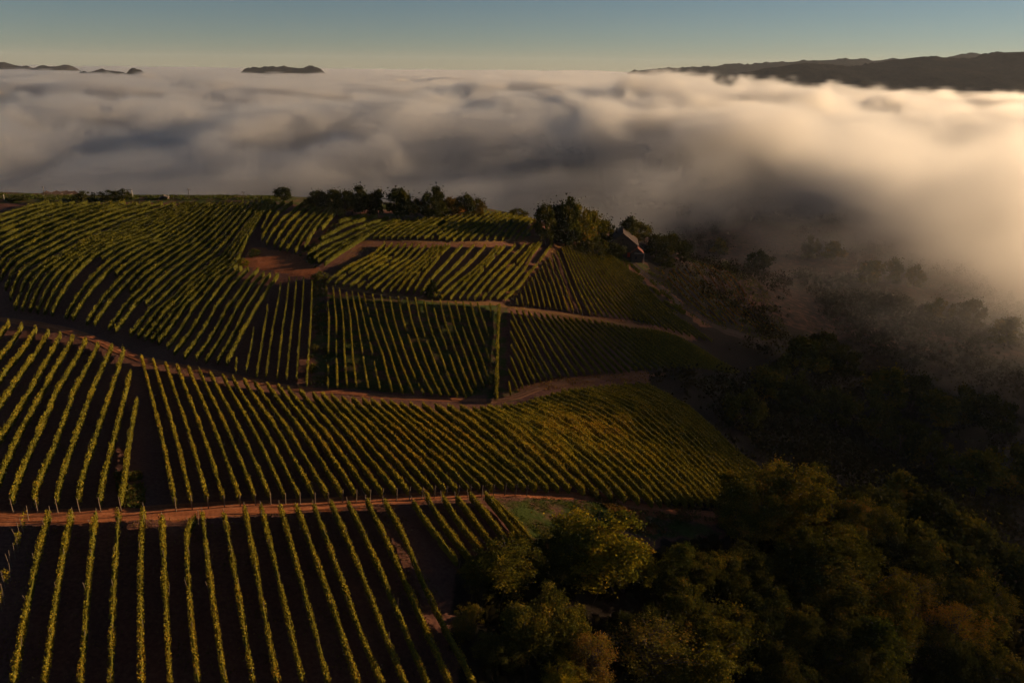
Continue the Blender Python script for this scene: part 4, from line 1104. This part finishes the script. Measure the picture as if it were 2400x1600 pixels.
def fog_density(xs, ys, zs):
    X, Y = np.meshgrid(xs, ys)
    s, top, dens, amp = fog_columns(X, Y)
    Z = zs[:, None, None]
    b1 = billow(X[None] / 165, Y[None] / 185, Z / 110, 81)
    b2 = billow(X[None] / 58, Y[None] / 62, Z / 42, 85)
    if xs[1] - xs[0] < 10: b2 = b2 + 0.40 * billow(X[None] / 24, Y[None] / 26, Z / 20, 87) - 0.1
    d = sstep(0, 9, top[None] + amp[None] * (19 * b1 + 12 * b2 - 4) - Z)          # heaped, rounded tops
    q = s[None] + 40 * b1 + 24 * b2
    d = d * (0.16 * sstep(-30, 60, q) + 0.84 * sstep(20, 130, q))            # ragged front with thin veils ahead of it
    return d * np.clip(0.8 + 0.35 * b2, 0.1, 1.3) * dens[None], b2 * .6
def make_fog(name, x0, x1, y0, y1, z0, z1, dx, dz, dens, mat, valley=False):
    nx, ny, nz = int((x1 - x0) / dx) + 1, int((y1 - y0) / dx) + 1, int((z1 - z0) / dz) + 1
    xs = x0 + dx * np.arange(nx); ys = y0 + dx * np.arange(ny); zs = z0 + dz * np.arange(nz)
    Zg, Yg, Xg = np.meshgrid(zs, ys, xs, indexing='ij')
    d, n3 = fog_density(xs, ys, zs)
    d = d * dens
    if valley:   # thin mist hanging over the wooded valley beside the hill
        g = ground(Xg[0], Yg[0])[None]
        m = sstep(60, 170, Xg) * (1 - sstep(5, 45, Zg - g)) * sstep(150, 320, Yg)
        d = np.maximum(d, m * 0.0026 * np.clip(0.5 + 1.3 * n3, 0, 2))
        # nothing close above the vineyard
        k = 1 - sstep(60, 130, Xg); k = k * (1 - sstep(330, 400, Yg))
        d = d * (1 - k)
    e = np.minimum(np.minimum(sstep(0, 2, np.arange(nx)), sstep(0, 3, nx - 1 - np.arange(nx)))[None, None, :], 1.0)
    d = d * e
    d[d < 0.00015] = 0
    me = bpy.data.meshes.new(name)
    me.vertices.add(d.size)
    me.vertices.foreach_set('co', np.stack([Xg, Yg, Zg], -1).astype(np.float32).ravel())
    add_attr(me, 'd', d.ravel())
    o = link(name, me)
    ng = bpy.data.node_groups.new(name, 'GeometryNodeTree')
    ng.interface.new_socket('Geometry', in_out='INPUT', socket_type='NodeSocketGeometry')
    ng.interface.new_socket('Geometry', in_out='OUTPUT', socket_type='NodeSocketGeometry')
    nn, ll = ng.nodes, ng.links
    gi, go = nn.new('NodeGroupInput'), nn.new('NodeGroupOutput')
    pos = nn.new('GeometryNodeInputPosition'); sep = nn.new('ShaderNodeSeparateXYZ'); ll.new(pos.outputs[0], sep.inputs[0])
    def cell(out, a, st):
        s = nn.new('ShaderNodeMath'); s.operation = 'SUBTRACT'; ll.new(out, s.inputs[0]); s.inputs[1].default_value = a
        q = nn.new('ShaderNodeMath'); q.operation = 'DIVIDE'; ll.new(s.outputs[0], q.inputs[0]); q.inputs[1].default_value = st
        r = nn.new('ShaderNodeMath'); r.operation = 'ROUND'; ll.new(q.outputs[0], r.inputs[0])
        return r.outputs[0]
    cx, cyy, cz = cell(sep.outputs[0], x0, dx), cell(sep.outputs[1], y0, dx), cell(sep.outputs[2], z0, dz)
    def mad(a, k, b):
        m = nn.new('ShaderNodeMath'); m.operation = 'MULTIPLY_ADD'; ll.new(a, m.inputs[0]); m.inputs[1].default_value = k; ll.new(b, m.inputs[2])
        return m.outputs[0]
    index = mad(mad(cz, ny, cyy), nx, cx)
    na = nn.new('GeometryNodeInputNamedAttribute'); na.data_type = 'FLOAT'; na.inputs[0].default_value = 'd'
    si = nn.new('GeometryNodeSampleIndex'); si.data_type = 'FLOAT'; si.domain = 'POINT'; si.clamp = True
    ll.new(gi.outputs[0], si.inputs['Geometry'])
    ll.new(na.outputs['Attribute'], si.inputs['Value']); ll.new(index, si.inputs['Index'])
    vc = nn.new('GeometryNodeVolumeCube')
    ll.new(si.outputs[0], vc.inputs['Density'])
    vc.inputs['Min'].default_value = (x0, y0, z0); vc.inputs['Max'].default_value = (xs[-1], ys[-1], zs[-1])
    vc.inputs['Resolution X'].default_value = nx; vc.inputs['Resolution Y'].default_value = ny; vc.inputs['Resolution Z'].default_value = nz
    sm = nn.new('GeometryNodeSetMaterial'); sm.inputs['Material'].default_value = mat
    ll.new(vc.outputs[0], sm.inputs[0]); ll.new(sm.outputs[0], go.inputs[0])
    md = o.modifiers.new('fog', 'NODES'); md.node_group = ng
    me.materials.append(mat)
    tag(o, kind='stuff')
    return o
def volume_mat(name, color, aniso, dens=None):
    m, n, l = new_mat(name)
    v = N(n, 'ShaderNodeVolumePrincipled'); o = N(n, 'ShaderNodeOutputMaterial')
    v.inputs['Color'].default_value = tuple(color) + (1,)
    v.inputs['Anisotropy'].default_value = aniso
    v.inputs['Density'].default_value = 1.0 if dens is None else dens
    if dens is not None: v.inputs['Density Attribute'].default_value = ''
    l.new(v.outputs[0], o.inputs['Volume'])
    return m
M_fog = volume_mat('fog', (0.995, 0.974, 0.952), 0.75)
fog = make_fog('fog', -700, 960, 150, 1298, -62, 64, 7.0, 4.5, 1.0, M_fog, True)
tag(fog, 'rolling bank of fog filling the valley behind and beside the vineyard hill', 'fog')
fog1 = make_fog('fog', -2100, 2400, 1298, 3298, -46, 64, 16.0, 6.0, 1.0, M_fog)
tag(fog1, 'heaped fog farther out behind the valley', 'fog')
fog2 = make_fog('fog', -6600, 6900, 3300, 10800, -36, 54, 56.0, 11.0, 1.0, M_fog)
tag(fog2, 'distant sea of fog reaching to the horizon', 'fog')
M_haze = volume_mat('haze', (0.80, 0.86, 0.98), 0.12, 0.000024)
b = MB(); b.box((0, 5500, 40), (26000, 17000, 320))
hz = b.build('haze', M_haze); tag(hz, kind='stuff')
